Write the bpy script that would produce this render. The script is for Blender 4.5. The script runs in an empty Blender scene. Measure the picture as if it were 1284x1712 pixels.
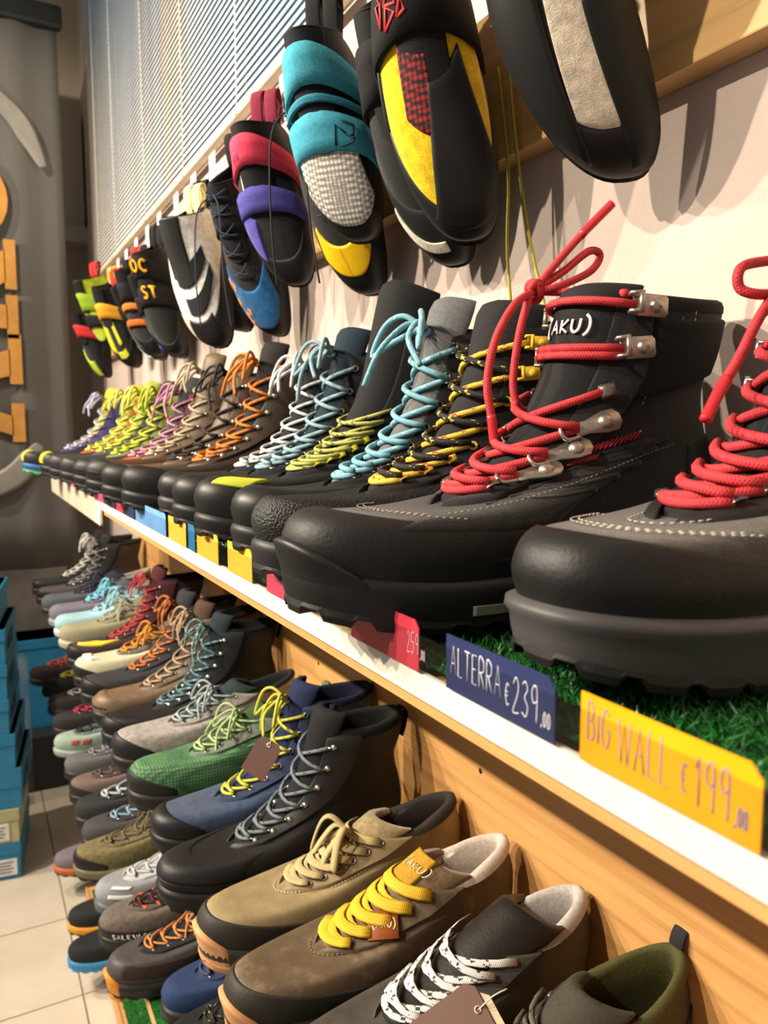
import bpy, math, random
import numpy as np
from mathutils import Vector, Matrix
random.seed(7); np.random.seed(7)
SC = bpy.context.scene; COL = SC.collection
# ------------------------------------------------------------------ camera, world, lights, exposure
FPX = 1286.0
cam = bpy.data.cameras.new('camera'); camo = bpy.data.objects.new('camera', cam); COL.objects.link(camo)
cam.sensor_fit = 'VERTICAL'; cam.sensor_height = 36.0; cam.lens = 36.0 * FPX / 1712.0
cam.clip_start = 0.01
camo.location = (0, 0, 0)
camo.rotation_euler = (math.radians(90 - 6.125), 0, math.radians(-28.36))
cam.dof.use_dof = True; cam.dof.focus_distance = 0.55; cam.dof.aperture_fstop = 12.0
SC.camera = camo
w = bpy.data.worlds.new('world'); SC.world = w; w.use_nodes = True
w.node_tree.nodes['Background'].inputs[0].default_value = (1.0, 0.93, 0.85, 1)
w.node_tree.nodes['Background'].inputs[1].default_value = 0.36
SC.view_settings.view_transform = 'Standard'; SC.view_settings.look = 'None'
SC.view_settings.gamma = 1.0; SC.view_settings.use_curve_mapping = False
SC.view_settings.exposure = 0.0
SPOTS = [(-1.55, 0.40, 1.27, 0.35, 0.20, 170), (-1.55, 1.10, 1.27, 0.38, 0.60, 240), (-1.55, 1.85, 1.27, 0.40, 1.2, 235), (-1.55, 2.65, 1.27, 0.40, 2.0, 200), (-0.9, 2.15, 1.75, 0.0, 3.4, 120)]  # last entry is an added fill lamp that brightens the far wall and banner

def spot(x, y, z, tx, ty, power):
    l = bpy.data.lights.new('spot', 'SPOT'); o = bpy.data.objects.new('track_or_fill_spot', l); COL.objects.link(o); o.location = (x, y, z)
    l.energy = power; l.color = (1.0, .87, .70); l.spot_size = math.radians(95); l.spot_blend = .7; l.shadow_soft_size = .022
    d = Vector((tx, ty, .0)) - Vector((x, y, z)); o.rotation_euler = d.to_track_quat('-Z', 'Y').to_euler()
for s_ in SPOTS: spot(*s_)

# ------------------------------------------------------------------ materials
MATS = {}
def srgb(h):
    if isinstance(h, tuple): return h
    h = h.lstrip('#'); h = ''.join(x * 2 for x in h) if len(h) == 3 else h; c = [int(h[i:i+2], 16) / 255 for i in (0, 2, 4)]
    return tuple((x / 12.92 if x <= 0.04045 else ((x + 0.055) / 1.055) ** 2.4) for x in c)
def mat(kind, col, rough=None, col2=None):
    key = (kind, col, rough, col2)
    if key in MATS: return MATS[key]
    m = bpy.data.materials.new(kind + '_' + str(col).strip('#')); m.use_nodes = True
    nt = m.node_tree; N = nt.nodes; L = nt.links; b = N['Principled BSDF']
    c = srgb(col)
    if max(c) < .075 and kind != 'clear': c = tuple(x * (.28 + 8 * x) for x in c)      # keep near-blacks deep
    c4 = (*c, 1)
    b.inputs['Base Color'].default_value = c4
    def nd(t, **k):
        n = N.new(t)
        for a, v in k.items(): setattr(n, a, v)
        return n
    tc = nd('ShaderNodeTexCoord')
    def noise(scale, detail=4, vec=None, rough_=.6):
        n = nd('ShaderNodeTexNoise'); n.inputs['Scale'].default_value = scale; n.inputs['Detail'].default_value = detail
        n.inputs['Roughness'].default_value = rough_
        L.new(vec or tc.outputs['Object'], n.inputs['Vector']); return n
    def ramp(fac, stops):
        r = nd('ShaderNodeValToRGB'); e = r.color_ramp.elements
        e[0].position, e[0].color = stops[0][0], (*stops[0][1], 1); e[1].position, e[1].color = stops[-1][0], (*stops[-1][1], 1)
        for p, cc in stops[1:-1]:
            x = e.new(p); x.color = (*cc, 1)
        L.new(fac, r.inputs[0]); return r
    def bump(h, strength, dist):
        n = nd('ShaderNodeBump'); n.inputs['Strength'].default_value = strength; n.inputs['Distance'].default_value = dist
        L.new(h, n.inputs['Height']); L.new(n.outputs[0], b.inputs['Normal'])
    def sc(c, k): return tuple(min(1, x * k) for x in c)
    R = rough
    if kind == 'leather':
        n = noise(55, 5); r = ramp(n.outputs[0], [(.3, sc(c, .8)), (.7, sc(c, 1.2))]); L.new(r.outputs[0], b.inputs['Base Color'])
        n2 = noise(420, 3); bump(n2.outputs[0], .35, .0008); R = .5 if R is None else R
    elif kind == 'waxed':
        n = noise(28, 8, rough_=.7); c2 = srgb(col2) if col2 else sc(c, 1.6)
        r = ramp(n.outputs[0], [(.3, sc(c, .75)), (.52, c), (.75, c2)]); L.new(r.outputs[0], b.inputs['Base Color'])
        n2 = noise(300, 4); bump(n2.outputs[0], .25, .0008); R = .55 if R is None else R
    elif kind == 'suede':
        n = noise(120, 8, rough_=.75); r = ramp(n.outputs[0], [(.3, sc(c, .6)), (.7, sc(c, 1.5))]); L.new(r.outputs[0], b.inputs['Base Color'])
        n2 = noise(900, 3); bump(n2.outputs[0], .55, .0012); R = .9 if R is None else R
        b.inputs['Sheen Weight'].default_value = .25; b.inputs['Sheen Roughness'].default_value = .4
    elif kind == 'rubber':
        n2 = noise(700, 2); bump(n2.outputs[0], .15, .0004); R = .5 if R is None else R
        n = noise(14, 4); r = ramp(n.outputs[0], [(.3, sc(c, .85)), (.75, sc(c, 1.2))]); L.new(r.outputs[0], b.inputs['Base Color'])
    elif kind == 'pebbled':
        v = nd('ShaderNodeTexVoronoi'); v.inputs['Scale'].default_value = 620; L.new(tc.outputs['Object'], v.inputs['Vector'])
        bump(v.outputs['Distance'], .7, .001); R = .55 if R is None else R
    elif kind == 'fabric':
        n2 = noise(650, 2); bump(n2.outputs[0], .4, .0008); R = .85 if R is None else R
        n = noise(300, 2); r = ramp(n.outputs[0], [(.35, sc(c, .88)), (.65, sc(c, 1.12))]); L.new(r.outputs[0], b.inputs['Base Color'])
    elif kind == 'mesh':
        v = nd('ShaderNodeTexVoronoi'); v.inputs['Scale'].default_value = 230; v.inputs['Randomness'].default_value = .15
        L.new(tc.outputs['Object'], v.inputs['Vector'])
        c2 = srgb(col2) if col2 else sc(c, .35)
        r = ramp(v.outputs['Distance'], [(.25, c), (.6, c2)]); L.new(r.outputs[0], b.inputs['Base Color'])
        bump(v.outputs['Distance'], -.6, .002); R = .75 if R is None else R
    elif kind == 'lace':
        uv = nd('ShaderNodeUVMap'); sp = nd('ShaderNodeSeparateXYZ'); L.new(uv.outputs[0], sp.inputs[0])
        def wave(ku, kv):
            a = nd('ShaderNodeMath', operation='MULTIPLY'); a.inputs[1].default_value = ku; L.new(sp.outputs[0], a.inputs[0])
            q = nd('ShaderNodeMath', operation='MULTIPLY_ADD'); q.inputs[1].default_value = kv; L.new(sp.outputs[1], q.inputs[0]); L.new(a.outputs[0], q.inputs[2])
            s = nd('ShaderNodeMath', operation='SINE'); L.new(q.outputs[0], s.inputs[0]); return s
        w1 = wave(3600, 6.283 * 5); w2 = wave(3600, -6.283 * 5)
        mx = nd('ShaderNodeMath', operation='MAXIMUM'); L.new(w1.outputs[0], mx.inputs[0]); L.new(w2.outputs[0], mx.inputs[1])
        bump(mx.outputs[0], .35, .0005); R = .75 if R is None else R
        r = ramp(mx.outputs[0], [(.0, sc(c, .74)), (.8, c)])
        L.new(r.outputs[0], b.inputs['Base Color'])
        if col2:
            ck = nd('ShaderNodeTexChecker'); mp = nd('ShaderNodeMapping'); mp.inputs['Scale'].default_value = (260, 6, 1)
            L.new(uv.outputs[0], mp.inputs[0]); L.new(mp.outputs[0], ck.inputs['Vector']); ck.inputs['Scale'].default_value = 1
            nn = nd('ShaderNodeTexNoise'); nn.inputs['Scale'].default_value = 1.0; mp2 = nd('ShaderNodeMapping'); mp2.inputs['Scale'].default_value = (110, 2, 1)
            L.new(uv.outputs[0], mp2.inputs[0]); L.new(mp2.outputs[0], nn.inputs['Vector'])
            gt = nd('ShaderNodeMath', operation='GREATER_THAN'); gt.inputs[1].default_value = .56; L.new(nn.outputs[0], gt.inputs[0])
            mu = nd('ShaderNodeMath', operation='MULTIPLY'); L.new(gt.outputs[0], mu.inputs[0]); L.new(ck.outputs['Fac'], mu.inputs[1])
            mix = nd('ShaderNodeMixRGB'); L.new(mu.outputs[0], mix.inputs[0]); L.new(r.outputs[0], mix.inputs[1]); mix.inputs[2].default_value = (*srgb(col2), 1)
            L.new(mix.outputs[0], b.inputs['Base Color'])
    elif kind == 'metal':
        b.inputs['Metallic'].default_value = .9; R = .35 if R is None else R
        n2 = noise(500, 2); bump(n2.outputs[0], .1, .0003)
    elif kind == 'wood':
        mp = nd('ShaderNodeMapping'); mp.inputs['Scale'].default_value = (14, .9, 22); L.new(tc.outputs['Object'], mp.inputs[0])
        n = noise(2.4, 6, mp.outputs[0]); n.inputs['Distortion'].default_value = .5
        mp3 = nd('ShaderNodeMapping'); mp3.inputs['Scale'].default_value = (60, 2.5, 150); L.new(tc.outputs['Object'], mp3.inputs[0])
        n3 = noise(1.5, 4, mp3.outputs[0])
        ad = nd('ShaderNodeMath', operation='MULTIPLY_ADD'); ad.inputs[1].default_value = .45; L.new(n3.outputs[0], ad.inputs[0]); L.new(n.outputs[0], ad.inputs[2])
        c2 = srgb(col2) if col2 else sc(c, .55)
        r = ramp(ad.outputs[0], [(.45, c2), (.62, sc(c, .85)), (.72, c), (.95, sc(c, 1.12))]); L.new(r.outputs[0], b.inputs['Base Color'])
        bump(ad.outputs[0], .12, .001); R = .42 if R is None else R
    elif kind == 'plaster':
        n = noise(38, 8, rough_=.65); n2 = noise(9, 3)
        ad = nd('ShaderNodeMath', operation='ADD'); L.new(n.outputs[0], ad.inputs[0]); L.new(n2.outputs[0], ad.inputs[1])
        bump(ad.outputs[0], .45, .004); R = .85 if R is None else R
        r = ramp(n2.outputs[0], [(.3, sc(c, .93)), (.7, sc(c, 1.05))]); L.new(r.outputs[0], b.inputs['Base Color'])
    elif kind == 'tile':
        n = noise(6, 6); r = ramp(n.outputs[0], [(.3, sc(c, .88)), (.7, sc(c, 1.08))]); L.new(r.outputs[0], b.inputs['Base Color'])
        R = .35 if R is None else R
    elif kind == 'clear':
        N.remove(b); t = nd('ShaderNodeBsdfTransparent'); g = nd('ShaderNodeBsdfGlossy'); g.inputs['Roughness'].default_value = .12
        t.inputs[0].default_value = (.96, .97, .97, 1)
        ms = nd('ShaderNodeMixShader'); ms.inputs[0].default_value = .08; L.new(t.outputs[0], ms.inputs[1]); L.new(g.outputs[0], ms.inputs[2])
        L.new(ms.outputs[0], N['Material Output'].inputs[0]); MATS[key] = m; return m
    elif kind == 'glow':
        b.inputs['Emission Color'].default_value = c4; b.inputs['Emission Strength'].default_value = R or 1; R = .3
    elif kind == 'turf':
        oi = nd('ShaderNodeTexNoise'); oi.inputs['Scale'].default_value = 160; L.new(tc.outputs['Object'], oi.inputs['Vector'])
        r = ramp(oi.outputs[0], [(.3, sc(c, .45)), (.65, sc(c, 1.5))]); L.new(r.outputs[0], b.inputs['Base Color']); R = .4
    elif kind == 'gradient':
        pass
    b.inputs['Roughness'].default_value = .5 if R is None else R
    if kind in ('rubber', 'leather', 'suede', 'fabric', 'pebbled', 'mesh', 'waxed'): b.inputs['Specular IOR Level'].default_value = .32
    MATS[key] = m; return m

# ------------------------------------------------------------------ mesh collecting
class MB:
    def __init__(s): s.v = []; s.f = []; s.uv = []
    def add(s, V, Fc, UV=None):
        o = len(s.v); s.v += [tuple(map(float, p)) for p in V]
        for f in Fc:
            s.f.append(tuple(i + o for i in f)); s.uv.append([UV[i] for i in f] if UV is not None else [(0, 0)] * len(f))
        return s
    def grid(s, P, closed=False, UV=None, flip=False):
        n, m = P.shape[:2]; F = []
        for i in range(n - 1):
            for j in range(m if closed else m - 1):
                k = (j + 1) % m; q = (i * m + j, i * m + k, (i + 1) * m + k, (i + 1) * m + j)
                F.append(q[::-1] if flip else q)
        return s.add(P.reshape(-1, 3), F, UV)
    def box(s, c, d, M=None):
        x, y, z = [a / 2 for a in d]
        V = [(-x,-y,-z),(x,-y,-z),(x,y,-z),(-x,y,-z),(-x,-y,z),(x,-y,z),(x,y,z),(-x,y,z)]
        if M is not None: V = [tuple(M @ Vector(p)) for p in V]
        V = [(p[0]+c[0], p[1]+c[1], p[2]+c[2]) for p in V]
        return s.add(V, [(0,3,2,1),(4,5,6,7),(0,1,5,4),(1,2,6,5),(2,3,7,6),(3,0,4,7)])
    def tube(s, pts, r, nrm=None, ry=None, n=8, caps=True):
        P = np.asarray(pts, float); m = len(P); T = np.gradient(P, axis=0); T /= np.linalg.norm(T, axis=1)[:, None] + 1e-12
        r = np.broadcast_to(np.asarray(r, float), (m,)); ry = r if ry is None else np.broadcast_to(np.asarray(ry, float), (m,))
        if nrm is None:
            a = np.array([0, 0, 1.]) if abs(T[0][2]) < .9 else np.array([1., 0, 0])
            nn = []
            for i in range(m):
                a = a - T[i] * (a @ T[i]); a /= np.linalg.norm(a) + 1e-12; nn.append(a)
            nn = np.array(nn)
        else:
            nn = np.asarray(nrm, float); nn = nn - T * np.sum(nn * T, 1)[:, None]; nn /= np.linalg.norm(nn, axis=1)[:, None] + 1e-12
        sd = np.cross(T, nn); an = np.arange(n) * 2 * math.pi / n
        G = P[:, None] + sd[:, None] * (np.cos(an) * r[:, None])[..., None] + nn[:, None] * (np.sin(an) * ry[:, None])[..., None]
        ln = np.concatenate([[0], np.cumsum(np.linalg.norm(np.diff(P, axis=0), axis=1))])
        UV = [(ln[i], j / n) for i in range(m) for j in range(n)]
        o = len(s.v); s.grid(G, True, UV)
        if caps:
            s.f.append(tuple(o + j for j in range(n))[::-1]); s.uv.append([(0, 0)] * n)
            s.f.append(tuple(o + (m - 1) * n + j for j in range(n))); s.uv.append([(0, 0)] * n)
        return s
    def dome(s, c, nrm, r, h, n=10, rings=3):
        nrm = Vector(nrm).normalized(); q = nrm.to_track_quat('Z', 'Y').to_matrix(); V = []; F = []
        for i in range(rings + 1):
            a = i / (rings + .0) * math.pi / 2
            for j in range(n):
                b = j * 2 * math.pi / n
                V.append(Vector(c) + q @ Vector((r * math.cos(a) * math.cos(b), r * math.cos(a) * math.sin(b), h * math.sin(a))))
        for i in range(rings):
            for j in range(n):
                k = (j + 1) % n; F.append((i*n+j, i*n+k, (i+1)*n+k, (i+1)*n+j))
        return s.add(V, F)
    def plate(s, c, X, Y, Z, outline, h, bev=.0):
        """extruded outline (list of (x,y)) in frame X,Y, thickness h along Z"""
        X, Y, Z = [np.asarray(a, float) for a in (X, Y, Z)]; c = np.asarray(c, float); n = len(outline)
        cx = sum(p[0] for p in outline) / n; cy = sum(p[1] for p in outline) / n
        V = []
        for zz, k in ((0, 1), (h - bev, 1), (h, 1 - bev / (max(abs(p[0]-cx)+abs(p[1]-cy) for p in outline) + 1e-9) * 1.5)):
            for (x, y) in outline: V.append(c + X * (cx + (x - cx) * k) + Y * (cy + (y - cy) * k) + Z * zz)
        F = []
        for l in range(2):
            for j in range(n):
                k = (j + 1) % n; F.append((l*n+j, l*n+k, (l+1)*n+k, (l+1)*n+j))
        F.append(tuple(range(2*n, 3*n))); F.append(tuple(range(n))[::-1])
        return s.add(V, F)
    def build(s, name, m, parent=None, smooth=True, bevel=0, solid=0, subd=0):
        me = bpy.data.meshes.new(name); me.from_pydata(s.v, [], s.f)
        uvl = me.uv_layers.new(name='UVMap'); uvl.data.foreach_set('uv', np.array([c for f in s.uv for p in f for c in p], dtype=np.float32))
        me.polygons.foreach_set('use_smooth', [smooth] * len(me.polygons)); me.materials.append(m); me.update()
        o = bpy.data.objects.new(name, me); COL.objects.link(o)
        if parent: o.parent = parent
        if bevel:
            b = o.modifiers.new('bevel', 'BEVEL'); b.width = bevel; b.segments = 2; b.limit_method = 'ANGLE'; b.angle_limit = .6
        if solid:
            b = o.modifiers.new('solid', 'SOLIDIFY'); b.thickness = solid; b.offset = 0
        if subd:
            b = o.modifiers.new('subd', 'SUBSURF'); b.levels = subd; b.render_levels = subd
        return o
def empty(name, loc, rz=0):
    o = bpy.data.objects.new(name, None); COL.objects.link(o); o.location = loc; o.rotation_euler = (0, 0, rz); o.empty_display_size = .05; return o
def tag(o, label=None, cat=None, group=None, kind=None):
    if label: o['label'] = label
    if cat: o['category'] = cat
    if group: o['group'] = group
    if kind: o['kind'] = kind
    return o
def bx(name, lo, hi, m, parent=None, bevel=0, kind=None):
    c = [(a + b) / 2 for a, b in zip(lo, hi)]; d = [b - a for a, b in zip(lo, hi)]
    b = MB(); b.box((0, 0, 0), d); o = b.build(name, m, parent, smooth=False, bevel=bevel); o.location = c
    if kind: o['kind'] = kind
    return o
def crom(pts, n=6):
    P = np.asarray(pts, float); out = []
    for i in range(len(P) - 1):
        p0 = P[max(i-1, 0)]; p1 = P[i]; p2 = P[i+1]; p3 = P[min(i+2, len(P)-1)]
        for k in range(n):
            t = k / n; out.append(.5 * (2*p1 + (p2-p0)*t + (2*p0-5*p1+4*p2-p3)*t*t + (3*p1-p0-3*p2+p3)*t**3))
    out.append(P[-1]); return np.array(out)
# handwriting strokes (unit boxes, x 0..w, y 0..1)
GL = {'A': (.62, [[(0,0),(.3,1),(.6,0)],[(.1,.38),(.5,.38)]]), 'L': (.5, [[(0,1),(0,0),(.45,0)]]), 'T': (.6, [[(0,1),(.6,1)],[(.3,1),(.3,0)]]),
 'E': (.5, [[(.45,1),(0,1),(0,0),(.45,0)],[(0,.52),(.38,.52)]]), 'R': (.55, [[(0,0),(0,1),(.4,.95),(.48,.75),(.38,.55),(0,.5)],[(.15,.5),(.52,0)]]),
 'B': (.55, [[(0,0),(0,1),(.38,.95),(.42,.75),(.3,.55),(0,.52)],[(.3,.54),(.5,.35),(.42,.06),(0,0)]]), 'I': (.12, [[(.05,0),(.05,.8)],[(.05,.95),(.05,1)]]),
 'G': (.6, [[(.52,.85),(.3,1),(.08,.8),(0,.4),(.15,.05),(.4,0),(.55,.2),(.55,.45),(.3,.45)]]), 'W': (.85, [[(0,1),(.2,0),(.42,.9),(.62,0),(.82,1)]]),
 '2': (.5, [[(.02,.8),(.2,1),(.42,.85),(.35,.5),(0,0),(.48,.02)]]), '3': (.5, [[(.02,.9),(.25,1),(.42,.8),(.2,.55),(.45,.3),(.3,.02),(0,.1)]]),
 '9': (.5, [[(.42,.6),(.15,.52),(.02,.75),(.15,.98),(.38,.97),(.43,.6),(.4,0)]]), '1': (.3, [[(0,.75),(.18,1),(.18,0)]]), '5': (.5, [[(.45,1),(.08,1),(.04,.58),(.35,.55),(.42,.25),(.25,.02),(0,.08)]]),
 '0': (.5, [[(.22,1),(.04,.7),(.06,.2),(.24,0),(.42,.25),(.42,.75),(.22,1)]]), ',': (.2, [[(.1,.1),(.03,-.15)]]), 'C': (.55, [[(.5,.85),(.28,1),(.05,.7),(.05,.25),(.28,0),(.5,.12)]]),
 'e': (.5, [[(.45,.85),(.25,.95),(.1,.7),(.1,.3),(.25,.05),(.45,.12)],[(0,.6),(.35,.6)],[(0,.42),(.32,.42)]]), ' ': (.35, []),
 'M': (.8, [[(0,0),(.1,1),(.4,.3),(.68,1),(.8,0)]]), 'O': (.6, [[(.3,1),(.03,.65),(.06,.25),(.3,0),(.55,.25),(.55,.72),(.3,1)]]), 'S': (.5, [[(.45,.88),(.25,1),(.04,.78),(.2,.55),(.42,.35),(.3,.04),(0,.1)]]),
 'D': (.6, [[(0,0),(0,1),(.35,.95),(.55,.55),(.4,.1),(0,0)]]), 'K': (.55, [[(0,0),(0,1)],[(.5,1),(0,.45),(.52,0)]]), 'U': (.6, [[(0,1),(.02,.3),(.25,0),(.5,.25),(.55,1)]]), 'X': (.55, [[(0,0),(.5,1)],[(0,1),(.5,0)]]), 'Y': (.55, [[(0,1),(.27,.5),(.52,1)],[(.27,.5),(.25,0)]]), 'N': (.6, [[(0,0),(0,1),(.52,0),(.52,1)]]), 'P': (.5, [[(0,0),(0,1),(.4,.95),(.45,.7),(.3,.5),(0,.48)]]), 'V': (.6, [[(0,1),(.28,0),(.55,1)]]), '(': (.3, [[(.3,1.3),(.08,1.0),(0,.5),(.08,0),(.3,-.3)]]), ')': (.3, [[(0,1.3),(.22,1.0),(.3,.5),(.22,0),(0,-.3)]])}
def strokes(mb, txt, f, size, r, gap=.22, wx=1.0):
    """write txt with pen radius r; f(x, y) maps text coordinates (metres) to a point and a normal"""
    x = 0
    for ch in txt:
        wd, st = GL[ch]
        for p in st:
            q = crom(np.array([(x + a * size * wx, b * size) for a, b in p]), 4) if len(p) > 3 and ch in 'BGRC23590eOSDUP()' else np.array([(x + a * size * wx, b * size) for a, b in p])
            pn = [f(a, b) for a, b in q]
            mb.tube([p_ for p_, _ in pn], r, nrm=[n_ for _, n_ in pn], ry=r * .35, n=6)
        x += (wd + gap) * size * wx
    return x

# ------------------------------------------------------------------ parametric footwear
def sstep(x, a, b):
    t = np.clip((x - a) / (b - a), 0, 1); return t * t * (3 - 2 * t)
class Last:
    """nested closed loops: a = angle round the shoe (0 toe, +pi/2 its local +y side, pi heel), t = 0 at the sole edge, 1 at the collar"""
    def __init__(s, keys, L, W=1, H=1, sole=(.030, .022, .010), bend=.006, down=0, shaft=1):
        K = np.array(keys, float); k0 = K[-1, 0] * 0 + .30
        K[:, [0, 2]] *= L / .30; K[:, [1, 3]] *= H; K[:, 4] *= W; K[:, 8] *= H
        s.K = K; s.n = len(K); s.L = L; s.sole = sole; s.bend = bend; s.down = down; s.D = np.gradient(K, axis=0)
    def par(s, t):
        u = np.asarray(t, float) * (s.n - 1); i = np.clip(np.floor(u).astype(int), 0, s.n - 2); f = u - i
        A, B, C, D = s.K[i], s.K[i + 1], s.D[i], s.D[i + 1]; fx = np.clip(f, 0, 1)[..., None]; ex = (f - np.clip(f, 0, 1))[..., None]
        h = (2*fx**3-3*fx**2+1)*A + (fx**3-2*fx**2+fx)*C + (-2*fx**3+3*fx**2)*B + (fx**3-fx**2)*D
        return h + ex * np.where(ex > 0, D, C)
    def soletop(s, x):
        u = x / s.L; hh, bb, sp = s.sole
        return hh + (bb - hh) * sstep(u, .25, .68) + sp * np.clip((u - .72) / .28, 0, 1.1) ** 2
    def P(s, a, t):
        a, t = np.broadcast_arrays(np.asarray(a, float), np.asarray(t, float)); k = s.par(t)
        xf, zf, xb, zb, w, e, hn, wl, sag = [k[..., i] for i in range(9)]
        c, sn = np.cos(a), np.sin(a); e = np.clip(e, .6, 1.3)
        cc = np.sign(c) * np.abs(c) ** e; ss = np.sign(sn) * np.abs(sn) ** e
        x = (xf + xb) / 2 + (xf - xb) / 2 * cc
        g = hn + (1 - hn) * sstep(cc, -.9, .35)
        y = w * g * ss
        z = zb + (zf - zb) * (1 + cc) / 2 + sag * ss ** 2
        u = x / s.L
        y = y + s.bend * np.clip(u - .3, 0, 1) ** 2 * 2 - s.bend * .3
        z = z + s.soletop(x) - s.down * np.clip(u - .42, -.2, 1) ** 2 * 1.0
        return np.stack([x, y, z], -1)
    def N(s, a, t):
        e = 2e-3; da = s.P(np.asarray(a) + e, t) - s.P(np.asarray(a) - e, t); dt = s.P(a, np.asarray(t) + e) - s.P(a, np.asarray(t) - e)
        n = np.cross(da, dt); return n / (np.linalg.norm(n, axis=-1)[..., None] + 1e-12)
    def Q(s, a, t, d=0): return s.P(a, t) + s.N(a, t) * (np.asarray(d)[..., None] if np.ndim(d) else d)
    def a_at(s, t, hw):
        k = s.par(np.asarray(t, float)); w, e = k[..., 4], np.clip(k[..., 5], .6, 1.3)
        return np.arcsin(np.clip((hw / w), 0, .98) ** (1 / e))
    def t_of_x(s, x):
        ts = np.linspace(0, 1, 200); return float(ts[np.argmin(np.abs(s.P(0 * ts, ts)[:, 0] - x) + (ts < .12) * 9)])
EDGE = np.array([0, .012, .04, .09]); 
def psamp(n): return np.concatenate([EDGE, np.linspace(.16, .84, max(2, n)), 1 - EDGE[::-1]])
def pedge(p): 
    q = np.minimum(p, 1 - p); return np.clip(q / .035, 0, 1) ** .5
def patch(S, a0, a1, t0, t1, d, nu=8, nv=8, base=0):
    """a raised panel between the curves a0(q)..a1(q) and t0(p)..t1(p); numbers or functions"""
    f = lambda g: g if callable(g) else (lambda z: g + 0 * z)
    p = psamp(nu); q = psamp(nv); Pp, Qq = np.meshgrid(p, q); a0, a1, t0, t1 = map(f, (a0, a1, t0, t1))
    T = t0(Pp) + (t1(Pp) - t0(Pp)) * Qq; A = a0(Qq) + (a1(Qq) - a0(Qq)) * Pp
    return S.Q(A, T, base + d * pedge(Pp) * pedge(Qq))
def padd(mb, S, *k, **kw):
    mb.grid(patch(S, *k, **kw)); return mb
def stitch(mb, S, path, d=.0012, ln=.0022, gap=.0016, r=.00035, n=40):
    pts = crom(np.array(path), 8); P = S.Q(pts[:, 0], pts[:, 1], d); Nn = S.N(pts[:, 0], pts[:, 1])
    s = np.concatenate([[0], np.cumsum(np.linalg.norm(np.diff(P, axis=0), axis=1))]); x = 0
    while x + ln < s[-1]:
        q = np.array([[np.interp(v, s, P[:, i]) for i in range(3)] for v in (x, x + ln)])
        mb.tube(q, r, n=4); x += ln + gap
def ring(S, n, t=0.0): 
    a = np.linspace(-math.pi, math.pi, n, endpoint=False); return a

BOOT = [(.298,.000,.002,.000,.050,.80,.74,0,0), (.301,.016,-.003,.018,.0525,.80,.74,0,0), (.289,.031,-.005,.036,.050,.80,.74,0,0),
        (.252,.035,-.004,.055,.0455,.84,.76,0,0), (.213,.038,-.001,.073,.041,.90,.80,0,0), (.182,.047,.003,.090,.0375,.96,.86,0,0),
        (.152,.069,.004,.108,.036,1.0,.92,0,0), (.126,.109,-.002,.130,.038,1.0,.95,0,-.003), (.112,.160,-.008,.160,.040,1.0,.95,0,-.006)]
LOW = [(.298,.000,.002,.000,.049,.80,.74,0,0), (.301,.016,-.003,.016,.0515,.80,.74,0,0), (.288,.031,-.005,.030,.049,.82,.74,0,0),
       (.252,.034,-.005,.044,.045,.86,.76,0,0), (.210,.036,-.003,.054,.041,.92,.80,0,-.002), (.167,.047,.000,.064,.0375,.98,.86,0,-.005), (.122,.067,.000,.074,.035,1.0,.92,0,-.011)]
CLIMB = [(.298,.000,.012,.002,.041,.76,.80,0,0), (.302,.016,.000,.022,.0445,.76,.78,0,0), (.290,.032,-.004,.040,.0440,.79,.78,0,0),
         (.252,.047,-.004,.054,.042,.86,.80,0,0), (.207,.061,-.001,.062,.0385,.94,.84,0,0), (.160,.080,.004,.066,.0345,1.0,.88,0,0), (.115,.106,.008,.066,.031,1.0,.92,0,-.002), (.080,.126,.010,.064,.029,1.0,.95,0,-.004)]

def section(S, x0, n=31, tlow=.16):
    """(a, t) samples of the cut across the shoe at local x = x0, from the -y edge over the top to the +y edge"""
    ts = np.linspace(.05, 1.0, 240); xt = S.P(0 * ts, ts)[:, 0]; ok = np.where(xt > x0)[0]; tm = ts[ok[-1]] if len(ok) else .9
    tt = tm - (tm - tlow) * np.linspace(0, 1, n) ** 2; lo = 0 * tt; hi = lo + math.pi
    for _ in range(40):
        m = (lo + hi) / 2; big = S.P(m, tt)[:, 0] > x0; lo = np.where(big, m, lo); hi = np.where(big, hi, m)
    a = (lo + hi) / 2; a[0] = 0
    return np.concatenate([-a[:0:-1], a]), np.concatenate([tt[:0:-1], tt])
def strap_grid(S, x0, x1, d, n=27, tlow=.16, bow=0.0, lift=.003):
    rows = []
    for k, dd in ((0, .0), (.03, d), (.35, d), (.65, d), (.97, d), (1, .0)):
        a, t = section(S, x0 + (x1 - x0) * k, n, tlow); u = np.linspace(-1, 1, len(a))
        rows.append(S.Q(a, t, dd + lift * (1 - u ** 2)) + np.array([bow, 0, 0]) * (u ** 2)[:, None])
    return np.stack(rows)

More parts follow.
